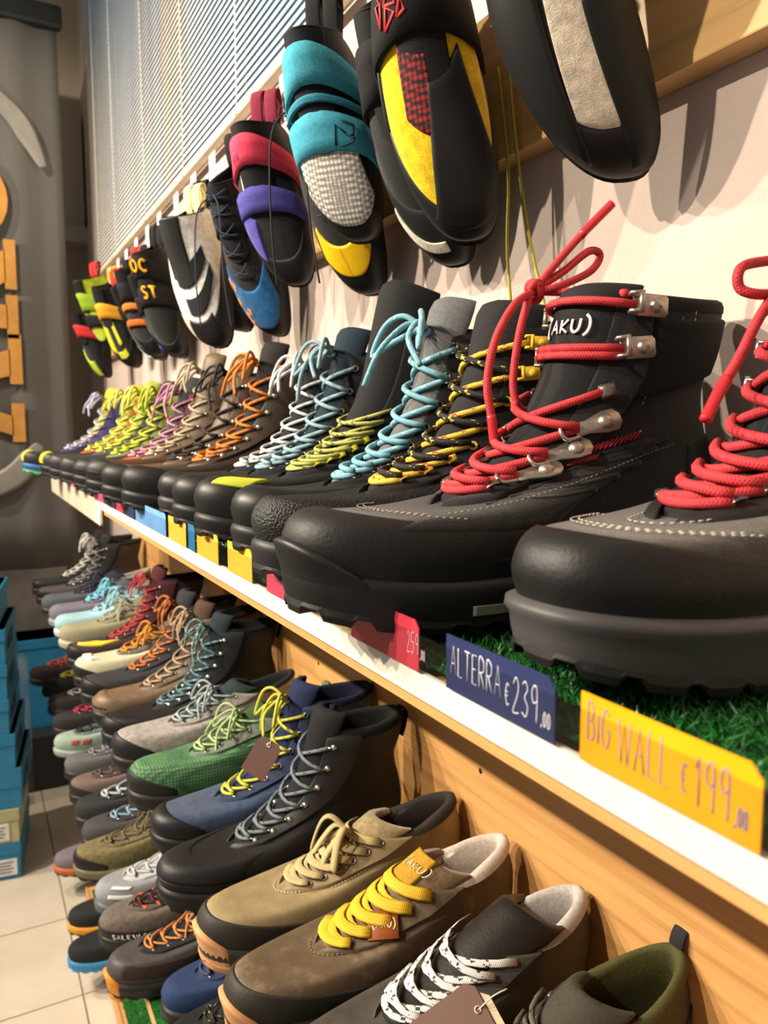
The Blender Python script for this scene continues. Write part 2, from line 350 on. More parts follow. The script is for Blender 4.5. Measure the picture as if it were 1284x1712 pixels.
def sole_unit(S, root, sp, res):
    a = np.linspace(-math.pi, math.pi, res, endpoint=False); P0 = S.P(a, 0 * a)
    out = P0[:, :2] - P0[:, :2].mean(0); nn = S.N(a, 0 * a + .02)[:, :2]; nn /= np.linalg.norm(nn, axis=1)[:, None]
    x = P0[:, 0]; u = x / S.L; st = S.soletop(x); bot = .013 * np.clip((u - .72) / .28, 0, 1.1) ** 2 + .004 * np.clip((.15 - u) / .15, 0, 1) ** 2
    lug = sp.get('lug', .006); mid0 = bot + lug
    def rg(off, z): return np.concatenate([P0[:, :2] + nn * np.broadcast_to(np.asarray(off, float), (res,))[:, None], np.broadcast_to(z, (res,))[:, None]], 1)
    g = np.stack([rg(.0005, st + .003), rg(.004 + sp.get('welt', 0), st + .001), rg(.0052 + sp.get('welt', 0) * .8, st * .86 + mid0 * .14), rg(.0052, st * .7 + mid0 * .3), rg(.0045, st * .35 + mid0 * .65), rg(.003, mid0)])
    mb = MB(); mb.grid(g, True, flip=True); mb.build('midsole', mat('rubber', sp['mid'], .5), root)
    ph = np.cumsum(np.linalg.norm(np.diff(P0[:, :2], axis=0, append=P0[:1, :2]), axis=1))
    nl = sp.get('nlug', 26); wv = (np.sin(ph / ph[-1] * nl * 2 * math.pi) > -.35) * 1.0
    lb = bot + lug * .75 * (1 - wv)
    g = np.stack([rg(.0032, mid0 + .0015), rg(.0042, mid0 * .6 + lb * .4), rg(.0035, lb), rg(-.012, lb), rg(-.016, bot + lug * .8)])
    mb = MB(); mb.grid(g, True, flip=True); mb.add([(S.L * .5, 0, float(lug))] + [tuple(p) for p in g[-1]], [(0, 1 + (j + 1) % res, 1 + j) for j in range(res)])
    mb.build('outsole', mat('rubber', sp['out'], .6), root, smooth=False)

def lace_seg(mb, S, A, B, lift, r, flat, hump=.0, n=9):
    k = np.linspace(0, 1, n); a = A[0] + (B[0] - A[0]) * k; t = A[1] + (B[1] - A[1]) * k
    P = S.Q(a, t, lift + hump * np.sin(math.pi * k)); Nn = S.N(a, t)
    mb.tube(P, r, nrm=Nn, ry=(r * .2 if flat else r), n=8 if r > .0012 else 6)
def hook_part(S, root, a, t, m, size=1.0, style='hook', lift=.0035):
    c = S.Q(a, t, lift); n = S.N(a, t); sg = 1 if a > 0 else -1
    inn = S.P(a - sg * .08, t) - S.P(a, t); inn = inn - n * (inn @ n); X = inn / np.linalg.norm(inn); Y = np.cross(n, X)
    mb = MB(); k = size
    if style == 'hook':
        ol = [(-.011*k, -.0035*k), (-.0095*k, -.0052*k), (.003*k, -.0052*k), (.006*k, -.0045*k), (.006*k, .0045*k), (.003*k, .0052*k), (-.0095*k, .0052*k), (-.011*k, .0035*k)]
        mb.plate(c, X, Y, n, ol, .0014*k, .0004)
        mb.dome(c - X*.0055*k + n*.0014*k, n, .0036*k, .0022*k)
        for sy in (-.0042, .0042):
            mb.tube([c + X*.004*k + Y*sy*k + n*.001, c + X*.0085*k + Y*sy*k + n*.003*k, c + X*.009*k + Y*sy*k + n*.0062*k, c + X*.0045*k + Y*sy*k + n*.0078*k], .0011*k, n=6)
        mb.tube([c + X*.0045*k - Y*.005*k + n*.0078*k, c + X*.0045*k + Y*.005*k + n*.0078*k], .0014*k, n=6)
    elif style == 'pulley':
        ol = [(-.016*k, -.002*k), (-.0135*k, -.0052*k), (-.008*k, -.0055*k), (.001*k, -.0034*k), (.007*k, -.0034*k), (.007*k, .0034*k), (.001*k, .0034*k), (-.008*k, .0055*k), (-.0135*k, .0052*k), (-.016*k, .002*k)]
        mb.plate(c, X, Y, n, ol, .0016*k, .0005)
        mb.dome(c - X*.0085*k + n*.0016*k, n, .0038*k, .0022*k)
        q = [c + X*.006*k - Y*.0036*k + n*.002*k, c + X*.0125*k - Y*.0036*k + n*.003*k, c + X*.0145*k + n*.0036*k, c + X*.0125*k + Y*.0036*k + n*.003*k, c + X*.006*k + Y*.0036*k + n*.002*k]
        mb.tube(crom(q, 4), .0011*k, n=6)
    elif style == 'eyelet':
        an = np.linspace(0, 2*math.pi, 9); mb.tube([c + X*.0030*k*math.cos(b) + Y*.0030*k*math.sin(b) for b in an], .0011*k, n=6)
    elif style == 'stud':
        mb.dome(c, n, .0040*k, .0030*k, 8, 3); mb.tube([c + n*.001, c + n*.003 + X*.007*k], .0015*k, n=6)
    elif style == 'loop':   # webbing loop
        an = np.linspace(-.2, math.pi + .2, 8); mb.tube([c + X*(.002 + .006*k*math.sin(b)) + n*(.0012 + .003*k*abs(math.cos(b)))*1.0 for b in an], .0035*k, nrm=[n]*8, ry=.0006, n=6)
    o = mb.build({'hook': 'lace_hook', 'pulley': 'lace_hook', 'eyelet': 'eyelet', 'stud': 'lace_hook', 'loop': 'webbing_loop'}[style], m, root); return o

def make_shoe(sp, name, loc, rz):
    """sp: spec dict. loc = point under the heel; local +x = toe"""
    root = empty(name, loc, rz); q = sp.get('q', 1); low = sp['kind'] == 'low'
    S = Last(LOW if low else BOOT, sp.get('L', .30), sp.get('W', 1), sp.get('H', 1), sp.get('sole', (.030, .022, .010)), sp.get('bend', .006))
    na = {0: 28, 1: 44, 2: 72}[q]; nt = {0: 18, 1: 30, 2: 56}[q]
    sole_unit(S, root, dict(mid=sp['mid'], out=sp['out'], welt=sp.get('welt', 0), lug=sp.get('lug', .006), nlug=sp.get('nlug', 26)), {0: 40, 1: 72, 2: 160}[q])
    a = np.linspace(-math.pi, math.pi, na, endpoint=False); t = np.linspace(0, 1, nt); A, T = np.meshgrid(a, t)
    mk, mc = sp['upper'][0], sp['upper'][1]; um = mat(*sp['upper'])
    mb = MB(); mb.grid(S.P(A, T), True); mb.build('upper', um, root)
    # collar roll and lining
    lm = mat('fabric', sp['lining'], .9); pad = sp.get('pad', .0045)
    rows = [S.Q(a, 0*a + .985, .0005)]
    for k in range(5):
        b = k / 4 * math.pi; rows.append(S.Q(a, 0*a + 1.0, -pad + pad * math.cos(b)) + np.array([0, 0, 1]) * pad * math.sin(b))
    for tt in np.linspace(.93, .5 if not low else .2, 5): rows.append(S.Q(a, 0*a + tt, -2*pad))
    mb = MB(); mb.grid(np.stack(rows), True); mb.build('collar_lining', lm, root)
    if q >= 1 or low:
        ins = S.Q(a, 0*a + .05, -.004); mb = MB(); ctr = ins.mean(0); mb.add([ctr] + list(ins), [(0, 1 + j, 1 + (j + 1) % na) for j in range(na)])
        mb.build('insole', mat('fabric', sp.get('insole', sp['lining']), .9), root)
    # rand / toe bumper
    nu, nv = (14, 3) if q == 0 else ((30, 5) if q == 1 else (60, 9))
    if sp.get('toe'):
        th, tsp = sp.get('toe_h', .24), sp.get('toe_a', 1.0)
        mb = MB(); padd(mb, S, -tsp, tsp, 0.0, lambda p: th * (.35 + .65 * np.sin(np.clip(p, 0, 1) * math.pi) ** .6), .0016, nu, nv); mb.build('toe_rand', mat(*sp['toe']), root)
    if sp.get('rand'):
        mb = MB(); padd(mb, S, -math.pi, math.pi, 0.0, sp.get('rand_h', .10), .0012, nu * 2, nv); mb.build('rand', mat(*sp['rand']), root)
    if sp.get('bumper'):   # sole rubber curling up over the toe
        bh, ba = sp.get('bumper_h', .13), sp.get('bumper_a', .75)
        mb = MB(); padd(mb, S, -ba, ba, sp.get('bumper_t', -.235), lambda p: -.05 + (bh + .05) * np.sin(np.clip(p, .0, 1) * math.pi) ** .5, .0058, nu, nv); mb.build('toe_bumper', mat(*sp['bumper']), root)
    # throat, tongue, quarters
    ts = sp.get('throat', .50 if not low else .67); hw0, hw1 = sp.get('hw', (.013, .019))
    hw = lambda v: hw0 + (hw1 - hw0) * np.clip((v - ts) / (1 - ts), 0, 1)
    te = sp.get('tongue_t', 1.07)
    p = psamp(6 if q < 2 else 14); qq = psamp(8 if q < 2 else 24); Pp, Qq = np.meshgrid(p, qq)
    TT = ts + (te - ts) * Qq; AA = S.a_at(np.clip(TT, 0, 1), hw(TT) + .004 + .004 * sstep(TT, .9, 1.05)) * (2 * Pp - 1)
    bulge = .0035 * np.sin(np.clip(Pp, 0, 1) * math.pi) + .002
    G = S.Q(AA, TT, bulge * pedge(Qq) * (pedge(Pp) * .7 + .3))
    mb = MB(); mb.grid(G)
    inner = S.Q(AA, TT, -.007) ; k0 = int(len(qq) * .55); mb.grid(inner[k0:], flip=True)
    mb.grid(np.stack([G[-1], (G[-1] + inner[-1]) / 2 + np.array([0, 0, .002]), inner[-1]]))
    mb.build('tongue', mat(*sp['tongue']), root)
    pm = mat(*sp.get('panel', sp['upper'])); pw = sp.get('panel_w', .016)
    for sg in (-1, 1):
        qv = psamp(10 if q < 2 else 30); pv = psamp(3 if q < 2 else 8); Pp, Qq = np.meshgrid(pv, qv)
        TT = (ts - .03) + (1.0 - ts + .03) * Qq; h = hw(TT); hh = np.where(Qq < .03, .6, 1)
        A0 = S.a_at(np.clip(TT, 0, 1), h * (.35 + .65 * sstep(Qq, 0, .10))); A1 = S.a_at(np.clip(TT, 0, 1), np.minimum(h + pw, .036 + 0*h))
        G = S.Q(sg * (A0 + (A1 - A0) * Pp), TT, .0042 * pedge(Pp) * pedge(Qq))
        mb = MB(); mb.grid(G, flip=sg < 0); mb.build('lace_panel', pm, root)
    if sp.get('heel'):
        mb = MB(); hh, ha = sp.get('heel_h', .45), sp.get('heel_a', 1.0)
        padd(mb, S, math.pi - ha, math.pi + ha, 0.02, lambda p: hh * (.5 + .5 * np.sin(np.clip(p, 0, 1) * math.pi)), .0018, nu, nv); mb.build('heel_counter', mat(*sp['heel']), root)
    for (nm, m_, a0, a1, t0, t1, d) in sp.get('patches', []):
        mb = MB(); padd(mb, S, a0, a1, t0, t1, d, 6 if q < 2 else 16, 6 if q < 2 else 16); mb.build(nm, mat(*m_), root)
    # eyelets, laces
    ne = sp.get('ne', 7 if not low else 5); t_e = np.array(sp['te']) if 'te' in sp else np.linspace(ts + .015, sp.get('lace_top', .96), ne)
    eh = lambda v: hw(v) + sp.get('eye_out', .004)
    ae = S.a_at(np.clip(t_e, 0, 1), eh(t_e)); lr = sp.get('lr', .0020); fl = sp.get('flat', False); lift = .0055 + (lr * .4)
    lm2 = mat('lace', sp['lace'], None, sp.get('lace2')); lm3 = mat('lace', sp['laceB'], None, sp.get('laceB2')) if sp.get('laceB') else None
    mm = mat('metal', sp.get('metal', '#9a9a9a')) if not sp.get('eyecol') else mat('fabric', sp['eyecol'])
    sides = (1, -1) if q >= 1 else (1, -1)
    hk = sp.get('hooks', ['eyelet'] * ne)
    if isinstance(hk, str): hk = [hk] * ne
    if q >= 1:
        for i in range(ne):
            if hk[i] is None: continue
            for sg in sides: hook_part(S, root, sg * (ae[i] + (.02 if hk[i] == 'eyelet' else .10)), t_e[i], mm, sp.get('hs', 1.0), hk[i], .0045)
    else:
        mb = MB()
        for i in range(ne):
            if hk[i] is None: continue
            for sg in sides:
                c = S.Q(sg * (ae[i] + .05), t_e[i], .004); mb.dome(c, S.N(sg * (ae[i] + .05), t_e[i]), .0035, .0025, 6, 2)
        if mb.v: mb.build('eyelets', mm, root)['kind'] = 'stuff'
    mb = MB(); mb2 = MB() if lm3 else mb
    lace_seg(mb, S, (-ae[0], t_e[0]), (ae[0], t_e[0]), lift, lr, fl)
    pat = sp.get('lacing', 'criss')
    bf = sp.get('bars_from', 99)
    for i in range(ne - 1):
        if i >= bf:
            lace_seg(mb, S, (-ae[i+1], t_e[i+1] + .006), (ae[i+1], t_e[i+1]), lift, lr, fl, .003)
            if i < ne - 2: lace_seg(mb, S, (-ae[i+1], t_e[i+1] - .004), (ae[i+1], t_e[i+1] - .013), lift, lr, fl, .003)
        elif pat == 'criss':
            lace_seg(mb, S, (-ae[i], t_e[i]), (ae[i+1], t_e[i+1]), lift, lr, fl, .0015)
            lace_seg(mb2, S, (ae[i], t_e[i]), (-ae[i+1], t_e[i+1]), lift + lr * (.9 if fl else 1.3), lr, fl, .003)
        else:
            lace_seg(mb, S, (-ae[i+1], t_e[i+1]), (ae[i+1], t_e[i+1]), lift, lr, fl, .003)
            lace_seg(mb2, S, (ae[i], t_e[i]), (-ae[i+1], t_e[i+1] - .01), lift - .0012, lr * .8, fl, .0015)
    if sp.get('bow', True):
        # knot, two loops, two tails, hanging by the tongue
        b0 = S.Q(0., 1.0 if not low else .96, .010); rng = random.Random(sp.get('seed', 1))
        nb = S.N(0., .95); out = np.array([nb[0], 0, max(.15, nb[2])]); out /= np.linalg.norm(out)
        kn = [b0 + np.array([0, .005*math.cos(v), .004*math.sin(v)]) + out*.003*math.sin(2*v) for v in np.linspace(0, 6.0, 14)]
        mb.tube(kn, lr, ry=lr*(.5 if fl else 1), n=7)
        ll = sp.get('bowl', .05)
        for sg in (-1, 1):
            lp = [b0, b0 + np.array([.012, sg*.015, .012]), b0 + np.array([.022, sg*ll*.55, .004]), b0 + np.array([.03, sg*ll*.7, -.020 - rng.random()*.01]), b0 + np.array([.02, sg*ll*.4, -.012]), b0 + np.array([.004, 0, 0])]
            mb.tube(crom(lp, 6), lr, n=7, ry=lr*(.4 if fl else 1))
            e1 = b0 + np.array([.02 + .03*rng.random(), sg*(.02 + .02*rng.random()), -.03 - .03*rng.random()])
            mb2.tube(crom([b0, b0 + np.array([.012, sg*.01, .004]), (b0 + e1)/2 + np.array([.014, 0, .006]), e1], 6), lr, n=7, ry=lr*(.4 if fl else 1))
    for pts, ag in sp.get('strands', []):
        q_ = crom(pts, 8); mb.tube(q_, lr, n=8)
        if ag:
            am = MB(); e = q_[-1] + (q_[-1] - q_[-2]) / np.linalg.norm(q_[-1] - q_[-2]) * .001; k_ = max(0, len(q_) - ag); am.tube(np.vstack([q_[k_:], e]), lr * 1.12, n=8); am.build('aglet', mat('rubber', sp['lace'], .25), root)
    if sp.get('knot'):
        kc = np.array(sp['knot'])
        for ax in range(3):
            th = np.linspace(0, 6.0, 16); u_ = [np.array(v) for v in ((0, 1, .3), (.5, 0, 1), (1, .4, 0))][ax]; v_ = [np.array(v) for v in ((.6, 0, 1), (0, 1, .2), (0, .7, 1))][ax]
            mb.tube([kc + (u_ * math.cos(b) + v_ * math.sin(b)) * lr * 2.0 for b in th], lr, n=8)
    mb.build('laces', lm2, root)
    if lm3: mb2.build('laces', lm3, root)
    if sp.get('loop'):
        c = S.Q(math.pi, .93, .001); mb = MB(); lw = sp.get('loop_w', .007)
        pts = crom([c + np.array(v) for v in ((-.001, 0, -.016), (-.006, 0, .0), (-.008, 0, .014), (-.001, 0, .022), (.006, 0, .012), (.006, 0, -.004))], 5)
        mb.tube(pts, lw, nrm=np.cross(np.array([0, 1., 0]), np.gradient(pts, axis=0)), ry=.0011, n=8); mb.build('pull_loop', mat('fabric', sp['loop']), root)
    return root, S

def make_climb(sp, name, loc, face, lean=0.0, roll=0.0):
    """climbing shoe hanging by its heel. loc = world point of the heel loop; face = compass angle of the instep (0 = -X, + towards the camera)"""
    q = sp.get('q', 1)
    S = Last(CLIMB, sp.get('L', .24), sp.get('W', .95), sp.get('H', 1.0), (.005, .005, 0), sp.get('bend', .02) * sp.get('side', 1), .10)
    dz = Vector((-math.cos(face), -math.sin(face), 0)); dx = Vector((0, 0, -1))
    dx = (dx + dz * lean + dz.cross(dx).normalized() * roll).normalized(); dy = dz.cross(dx).normalized(); dz = dx.cross(dy)
    M = Matrix((dx, dy, dz)).transposed()
    root = empty(name, loc); root.rotation_euler = M.to_euler()
    na, nt = (28, 16) if q == 0 else (56, 30)
    a = np.linspace(-math.pi, math.pi, na, endpoint=False); t = np.linspace(0, 1, nt); A, T = np.meshgrid(a, t)
    off = np.array([.02, 0, -.06])
    S0 = S.P; S.P = lambda a_, t_: S0(a_, t_) + off
    mb = MB(); mb.grid(S.P(A, T), True); mb.build('upper', mat(*sp['upper']), root)
    rows = [S.Q(a, 0*a + 1.0, .0004)] + [S.Q(a, 0*a + 1.0, -.0035 + .0035*math.cos(b)) + np.array([0, 0, .0035*math.sin(b)]) for b in (.8, 1.6, 2.4, 3.1)] + [S.Q(a, 0*a + v, -.007) for v in (.9, .75, .55)]
    mb = MB(); mb.grid(np.stack(rows), True); mb.build('collar_lining', mat('fabric', sp.get('lining', '#1c1c1e')), root)
    b0 = S.P(a, 0*a); cen = b0.mean(0); g = np.stack([b0, b0 + np.array([0, 0, -.0025]) + (b0 - cen) * np.array([.03, .04, 0]), b0 + np.array([0, 0, -.006]) + (b0 - cen) * np.array([-.01, -.02, 0])])
    mb = MB(); mb.grid(g, True, flip=True)
    mb.add([cen + np.array([0, 0, -.006])] + list(g[-1]), [(0, 1 + (j + 1) % na, 1 + j) for j in range(na)]); mb.build('rubber_sole', mat('rubber', '#1b1b1d', .55), root)
    nu, nv = (24, 4) if q == 0 else (60, 8)
    rh = sp.get('rand_h', .30)
    mb = MB(); padd(mb, S, -math.pi, math.pi, -.02, lambda p: rh * (.75 + .25 * np.cos((p - .5) * 2 * math.pi)), .0014, nu, nv); mb.build('rand', mat('rubber', sp.get('rand', '#2b2a2b'), .5), root)
    for (nm, m_, a0, a1, t0, t1, d) in sp.get('patches', []):
        mb = MB(); padd(mb, S, a0, a1, t0, t1, d, 6 if q == 0 else 16, 6 if q == 0 else 16); mb.build(nm, mat(*m_), root)
    # tongue
    mb = MB(); p = psamp(6); Pp, Qq = np.meshgrid(p, psamp(6)); TT = .62 + .375 * Qq; AA = (S.a_at(np.clip(TT, 0, 1), .020 + 0*TT)) * (2*Pp - 1)
    G = S.Q(AA, TT, .003 * pedge(Pp)); mb.grid(G); G2 = S.Q(AA, TT, -.004); mb.grid(G2, flip=True); mb.grid(np.stack([G[-1], G2[-1]])); mb.build('tongue', mat(*sp.get('tongue', ('fabric', '#1e1e20'))), root)
    for (m_, x0, wd, d) in sp.get('straps', []):
        mb = MB(); mb.grid(strap_grid(S, x0 + .02, x0 + wd + .02, d), flip=True); mb.build('strap', mat(*m_), root)
    for sg in (-1, 1):
        if sp.get('pull', True):
            c = S.Q(math.pi, .97, .001) + np.array([0, sg * .010, 0]); mb = MB()
            pts = crom([c + np.array(v) for v in ((.014, 0, -.004), (-.002, 0, .0), (-.028, 0, .004), (-.040, 0, .012), (-.028, 0, .020), (.0, 0, .010), (.014, 0, -.004))], 5)
            mb.tube(pts, .0085, nrm=np.cross(np.array([0, 1., 0]), np.gradient(pts, axis=0)), ry=.0009, n=8); mb.build('pull_loop', mat('fabric', sp.get('loop', '#1d1d1f')), root)
    if sp.get('lace'):
        mb = MB()
        for k in range(5):
            t0 = .55 + k * .09; ae = float(S.a_at(min(t0, 1), .014)); lace_seg(mb, S, (-ae, t0), (ae, t0 + .05), .005, .0013, False, .002); lace_seg(mb, S, (ae, t0), (-ae, t0 + .05), .006, .0013, False, .002)
        for sg in (-1, 1):
            c = S.Q(0., .95, .006); mb.tube(crom([c, c + np.array([.03, sg*.02, .01]), c + np.array([.12, sg*.025, .0]), c + np.array([.19, sg*.028, -.02])], 6), .0012, n=6)
        mb.build('laces', mat('lace', sp['lace']), root)
    return root, S

# ================================================================== setting
XW, XF, XS = .490, .464, .192           # wall plane, hanging board face, shelf front
ZS, ZS2, ZS3, ZS4, ZF = -.120, -.526, -.892, -1.285, -1.345
YN, YE = -.35, 2.9
WOOD, WOOD2 = ('wood', '#c4935a', None, '#a57840'), ('wood', '#cfa66c', None, '#b68848')
WX0, WX1 = .94, 3.36                     # window opening along Y
pl = mat('plaster', '#c3b2a8')
b = MB()
b.box((XW + .06, (YN - .9 + 3.6) / 2, (ZF + .575) / 2), (.12, 3.6 - YN + .9, .575 - ZF))
b.box((XW + .06, (YN - .9 + WX0) / 2, (.575 + 1.95) / 2), (.12, WX0 - YN + .9, 1.95 - .575))
b.box((XW + .06, (WX0 + 3.6) / 2, (1.78 + 1.95) / 2), (.12, 3.6 - WX0, .17))
b.box((XW + .06, (WX1 + 3.6) / 2, (.575 + 1.78) / 2), (.12, 3.6 - WX1, 1.205))
tag(b.build('wall_right', pl, smooth=False), kind='structure')
tag(bx('ceiling', (-3.2, -1.2, 1.95), (.62, 3.75, 2.05), mat('plaster', '#cfc6ba')), kind='structure')
b = MB(); b.box((-1.3, 3.66, .3), (3.8, .12, 3.3)); 
b.box((.28, 3.54, .80), (.42, .12, .06)); b.box((.43, 3.56, 1.05), (.10, .08, .5))
tag(b.build('wall_far', mat('plaster', '#b9b09e'), smooth=False), kind='structure')
# window
b = MB()
for lo, hi in (((.50, WX0, .575), (.58, WX0 + .05, 1.78)), ((.50, WX1 - .05, .575), (.58, WX1, 1.78)), ((.50, WX0, .575), (.58, WX1, .625)), ((.50, WX0, 1.73), (.58, WX1, 1.78)), ((.50, 2.1, .575), (.58, 2.16, 1.78))):
    b.box([(p + q) / 2 for p, q in zip(lo, hi)], [q - p for p, q in zip(lo, hi)])
win = tag(b.build('window_1', mat('rubber', '#d9d2c6', .4), smooth=False, bevel=.003), kind='structure')
bx('pane', (.548, WX0 + .05, .625), (.552, 2.1, 1.73), mat('glow', '#3c6482', .65), win); bx('pane', (.548, 2.16, .625), (.552, WX1 - .05, 1.73), mat('glow', '#3c6482', .65), win)
# floor of tiles
fl = tag(bx('floor', (-2.6, -.8, ZF - .06), (.49, 3.6, ZF - .004), mat('rubber', '#8d8578', .8)), kind='structure')
ti, tw, tl = 0, .33, .33; tm = mat('tile', '#c9bfae'); first = None
for i in range(-6, 2):
    for j in range(2, 9):
        if first is None:
            bb = MB(); bb.box((0, 0, 0), (tw - .004, tl - .004, .008)); first = bb.build('tile', tm, fl, smooth=False, bevel=.0008); o = first
        else: o = first.copy(); COL.objects.link(o)
        o.location = Vector((.178 - tw / 2 + i * tw, .36 + j * tl, ZF - .004)) - fl.location
# shelves
def shelf(z, name, xfront, label, fascia=.0135):
    r = empty(name, (xfront, YN, z)); tag(r, label, 'shelf')
    o = bx('board', (xfront + .004, YN, z - .022), (XW - .001, YE - .7, z - .003), mat(*WOOD), r); o.location -= r.location
    em, em2 = (mat('rubber', '#dcd4c8', .35), mat('rubber', '#b8ad98', .5)) if z == ZS else (mat(*WOOD), mat(*WOOD))
    o = bx('front_edge', (xfront, YN, z - fascia - .0005), (xfront + .0035, 1.36, z), em, r, bevel=.0008); o.location -= r.location
    o = bx('front_edge', (xfront - .002, 1.36, z - .042), (xfront + .0035, YE - .7, z), em2, r, bevel=.001); o.location -= r.location
    return r
shelf(ZS, 'wall_shelf', XS, 'white edged upper shelf carrying the row of high hiking boots above the price tags')
shelf(ZS2, 'wall_shelf', XS + .012, 'middle wooden shelf under the row of low shoes with yellow and beige laces')
shelf(ZS3, 'wall_shelf', XS + .012, 'lower wooden shelf by the tiled floor under the dark trekking shoes')
shelf(ZS4, 'wall_shelf', XS + .040, 'bottom shelf just above the floor tiles with blue soled shoe')
o = bx('front_edge', (XS - .003, 1.352, ZS - .038), (XS + .001, 1.395, ZS - .004), mat('rubber', '#f1ead9', .4)); o['label'] = 'small white end block on the beige far part of the upper shelf front'; o['category'] = 'trim'; o.name = 'end_block'
# wooden back panels between the shelves, with screws
def panel(lo, hi, label):
    o = bx('back_panel', lo, hi, mat(*WOOD), bevel=.002); tag(o, label, 'wood panel')
    for yy in np.arange(lo[1] + .12, hi[1] - .05, .45):
        for zz in (hi[2] - .235, ):
            m_ = MB(); m_.dome((0, 0, 0), (-1, 0, 0), .0035, .0006, 8, 2); d_ = m_.build('screw', mat('metal', '#6b5a3a'), o); d_.location = Vector((lo[0], yy, zz)) - o.location
panel((.4835, YN, ZS2 - .003), (XW - .001, 1.60, ZS - .0225), 'smooth pine back panel behind the low shoes, nearest to the camera')
panel((.474, 1.615, ZS2 - .003), (XW - .001, YE - .35, ZS - .0225), 'pine back panel further off, behind the red laced boot')
panel((.4835, YN, ZS3 - .003), (XW - .001, YE, ZS2 - .0225), 'pine back panel of the lower shelf behind the dark trekking shoes')
# hanging board for the climbing shoes
hb = bx('hanging_board', (XF, YN, .2565), (XW - .0005, YE + .3, .40), mat(*WOOD2), bevel=.0015); tag(hb, 'long pine board on the wall that the climbing shoes hang from', 'board')
# synthetic turf on the shelves
def turf(x0, x1, y0, y1, z, n, name='turf', h=.0085):
    V = []; F = []; rng = np.random.RandomState(3)
    X = rng.uniform(x0, x1, n); Y = y0 + (y1 - y0) * rng.uniform(0, 1, n) ** 1.5; A = rng.uniform(0, 6.283, n); LZ = rng.normal(0, .0035, (n, 2)); H = rng.uniform(.6, 1.15, n) * h; wd = .0008
    ca, sa = np.cos(A) * wd, np.sin(A) * wd
    P = np.stack([np.stack([X - ca, Y - sa, 0*X + z], 1), np.stack([X + ca, Y + sa, 0*X + z], 1), np.stack([X + ca*.7 + LZ[:,0]*.5, Y + sa*.7 + LZ[:,1]*.5, z + H*.6], 1), np.stack([X - ca*.7 + LZ[:,0]*.5, Y - sa*.7 + LZ[:,1]*.5, z + H*.6], 1), np.stack([X + LZ[:,0]*1.5, Y + LZ[:,1]*1.5, z + H], 1)], 1)
    me = bpy.data.meshes.new(name); f = []
    for i in range(n): k = 5*i; f += [(k, k+1, k+2, k+3), (k+3, k+2, k+4)]
    me.from_pydata(P.reshape(-1, 3).tolist() + [(x0, y0, z + .0012), (x1, y0, z + .0012), (x1, y1, z + .0012), (x0, y1, z + .0012)], [], f + [(5*n, 5*n+1, 5*n+2, 5*n+3)]); me.materials.append(mat('turf', '#195a22')); o = bpy.data.objects.new(name, me); COL.objects.link(o)
    o['kind'] = 'stuff'; return o
tag(turf(XS + .004, XW - .004, .02, 1.4, ZS + .002, 46000), 'green synthetic turf lying on the upper shelf under the boots', 'turf')
tag(turf(XS + .004, .34, 1.4, YE - .72, ZS + .002, 6000), 'far strip of green synthetic turf on the upper shelf', 'turf')
for z, zz in ((ZS2, 'middle'), (ZS3, 'lower'), (ZS4, 'bottom')):
    tag(turf(XS + (.014 if z != ZS4 else .052), .40, .3, YE - .72, z - .003, 9000), 'green synthetic turf on the %s shelf under the shoes' % zz, 'turf')

# ------------------------------------------------------------------ price tags and the clear strip that holds them
strip = bx('label_strip', (XS - .0030, YN, ZS + .0015), (XS - .0022, 2.1, ZS + .0205), mat('clear', '#ffffff')); tag(strip, 'clear plastic strip along the white shelf edge holding the price tags', 'label strip')
def price(y0, y1, col, txt, ink, label, h=.0255, wx=.54):
    """y0 = far end (left in view), y1 = near end"""
    r = empty('price_tag', (XS, y0, ZS + .001)); tag(r, label, 'price tag', 'price tags along the upper shelf'); wd = y0 - y1
    mb = MB(); ol = [(0, 0), (wd, 0), (wd, h - .004), (wd - .004, h), (0, h)]
    mb.plate((-.0012, 0, 0), (0, -1, 0), (0, 0, 1), (-1, 0, 0), ol, .0007); mb.build('card', mat('rubber', col, .45), r, smooth=False)
    if txt:
        mb = MB(); x = .004
        for part, sz, dz in txt:
            f = lambda a, b: (np.array([-.00205, -(x + a), .005 + dz + b]), np.array([-1., 0, 0])); x += strokes(mb, part, f, sz, .00030, .24, wx)
        mb.build('lettering', mat('rubber', ink, .6), r)
    return r
price(.2025, .130, '#eea50e', [('BIG', .0135, .004), (' ', .010, 0), ('WALL', .0155, .001), (' ', .012, 0), ('e', .010, .002), (' ', .008, 0), ('199', .0155, 0), (',00', .006, 0)], '#8f86a8', 'big yellow handwritten price tag showing 199 under the nearest boot', wx=.44)
price(.2915, .2165, '#27305a', [('ALTERRA', .0130, .003), (' ', .004, 0), ('e', .010, .001), (' ', .004, 0), ('239', .0145, 0), (',00', .006, 0)], '#e8e6f0', 'navy price tag with white handwriting showing 239 below the two nearest boots')
price(.392, .3165, '#c23a4b', [(' ', .19, 0), ('259', .0105, .003), (',00', .005, .002)], '#e9b9c0', 'crimson price tag showing 259 under the black boot with silver hooks')
price(.535, .47, '#c2405c', [], '#fff', 'rose red price tag partly hidden under the yellow laced boot')
price(.632, .569, '#eab23a', [], '#fff', 'plain yellow price tag nearest to the rose red one')
price(.732, .661, '#efb33c', [], '#fff', 'plain yellow price tag, the middle one of three')
price(.765, .740, '#2f6f9e', [], '#fff', 'narrow blue price tag between two yellow ones')
price(.851, .775, '#eeb944', [], '#fff', 'plain yellow price tag, the furthest of three')
price(1.04, .865, '#6fa0d6', [], '#fff', 'pale blue price tag beyond the yellow ones')
price(1.12, 1.05, '#2d3b63', [], '#fff', 'dark navy price tag far along the shelf')
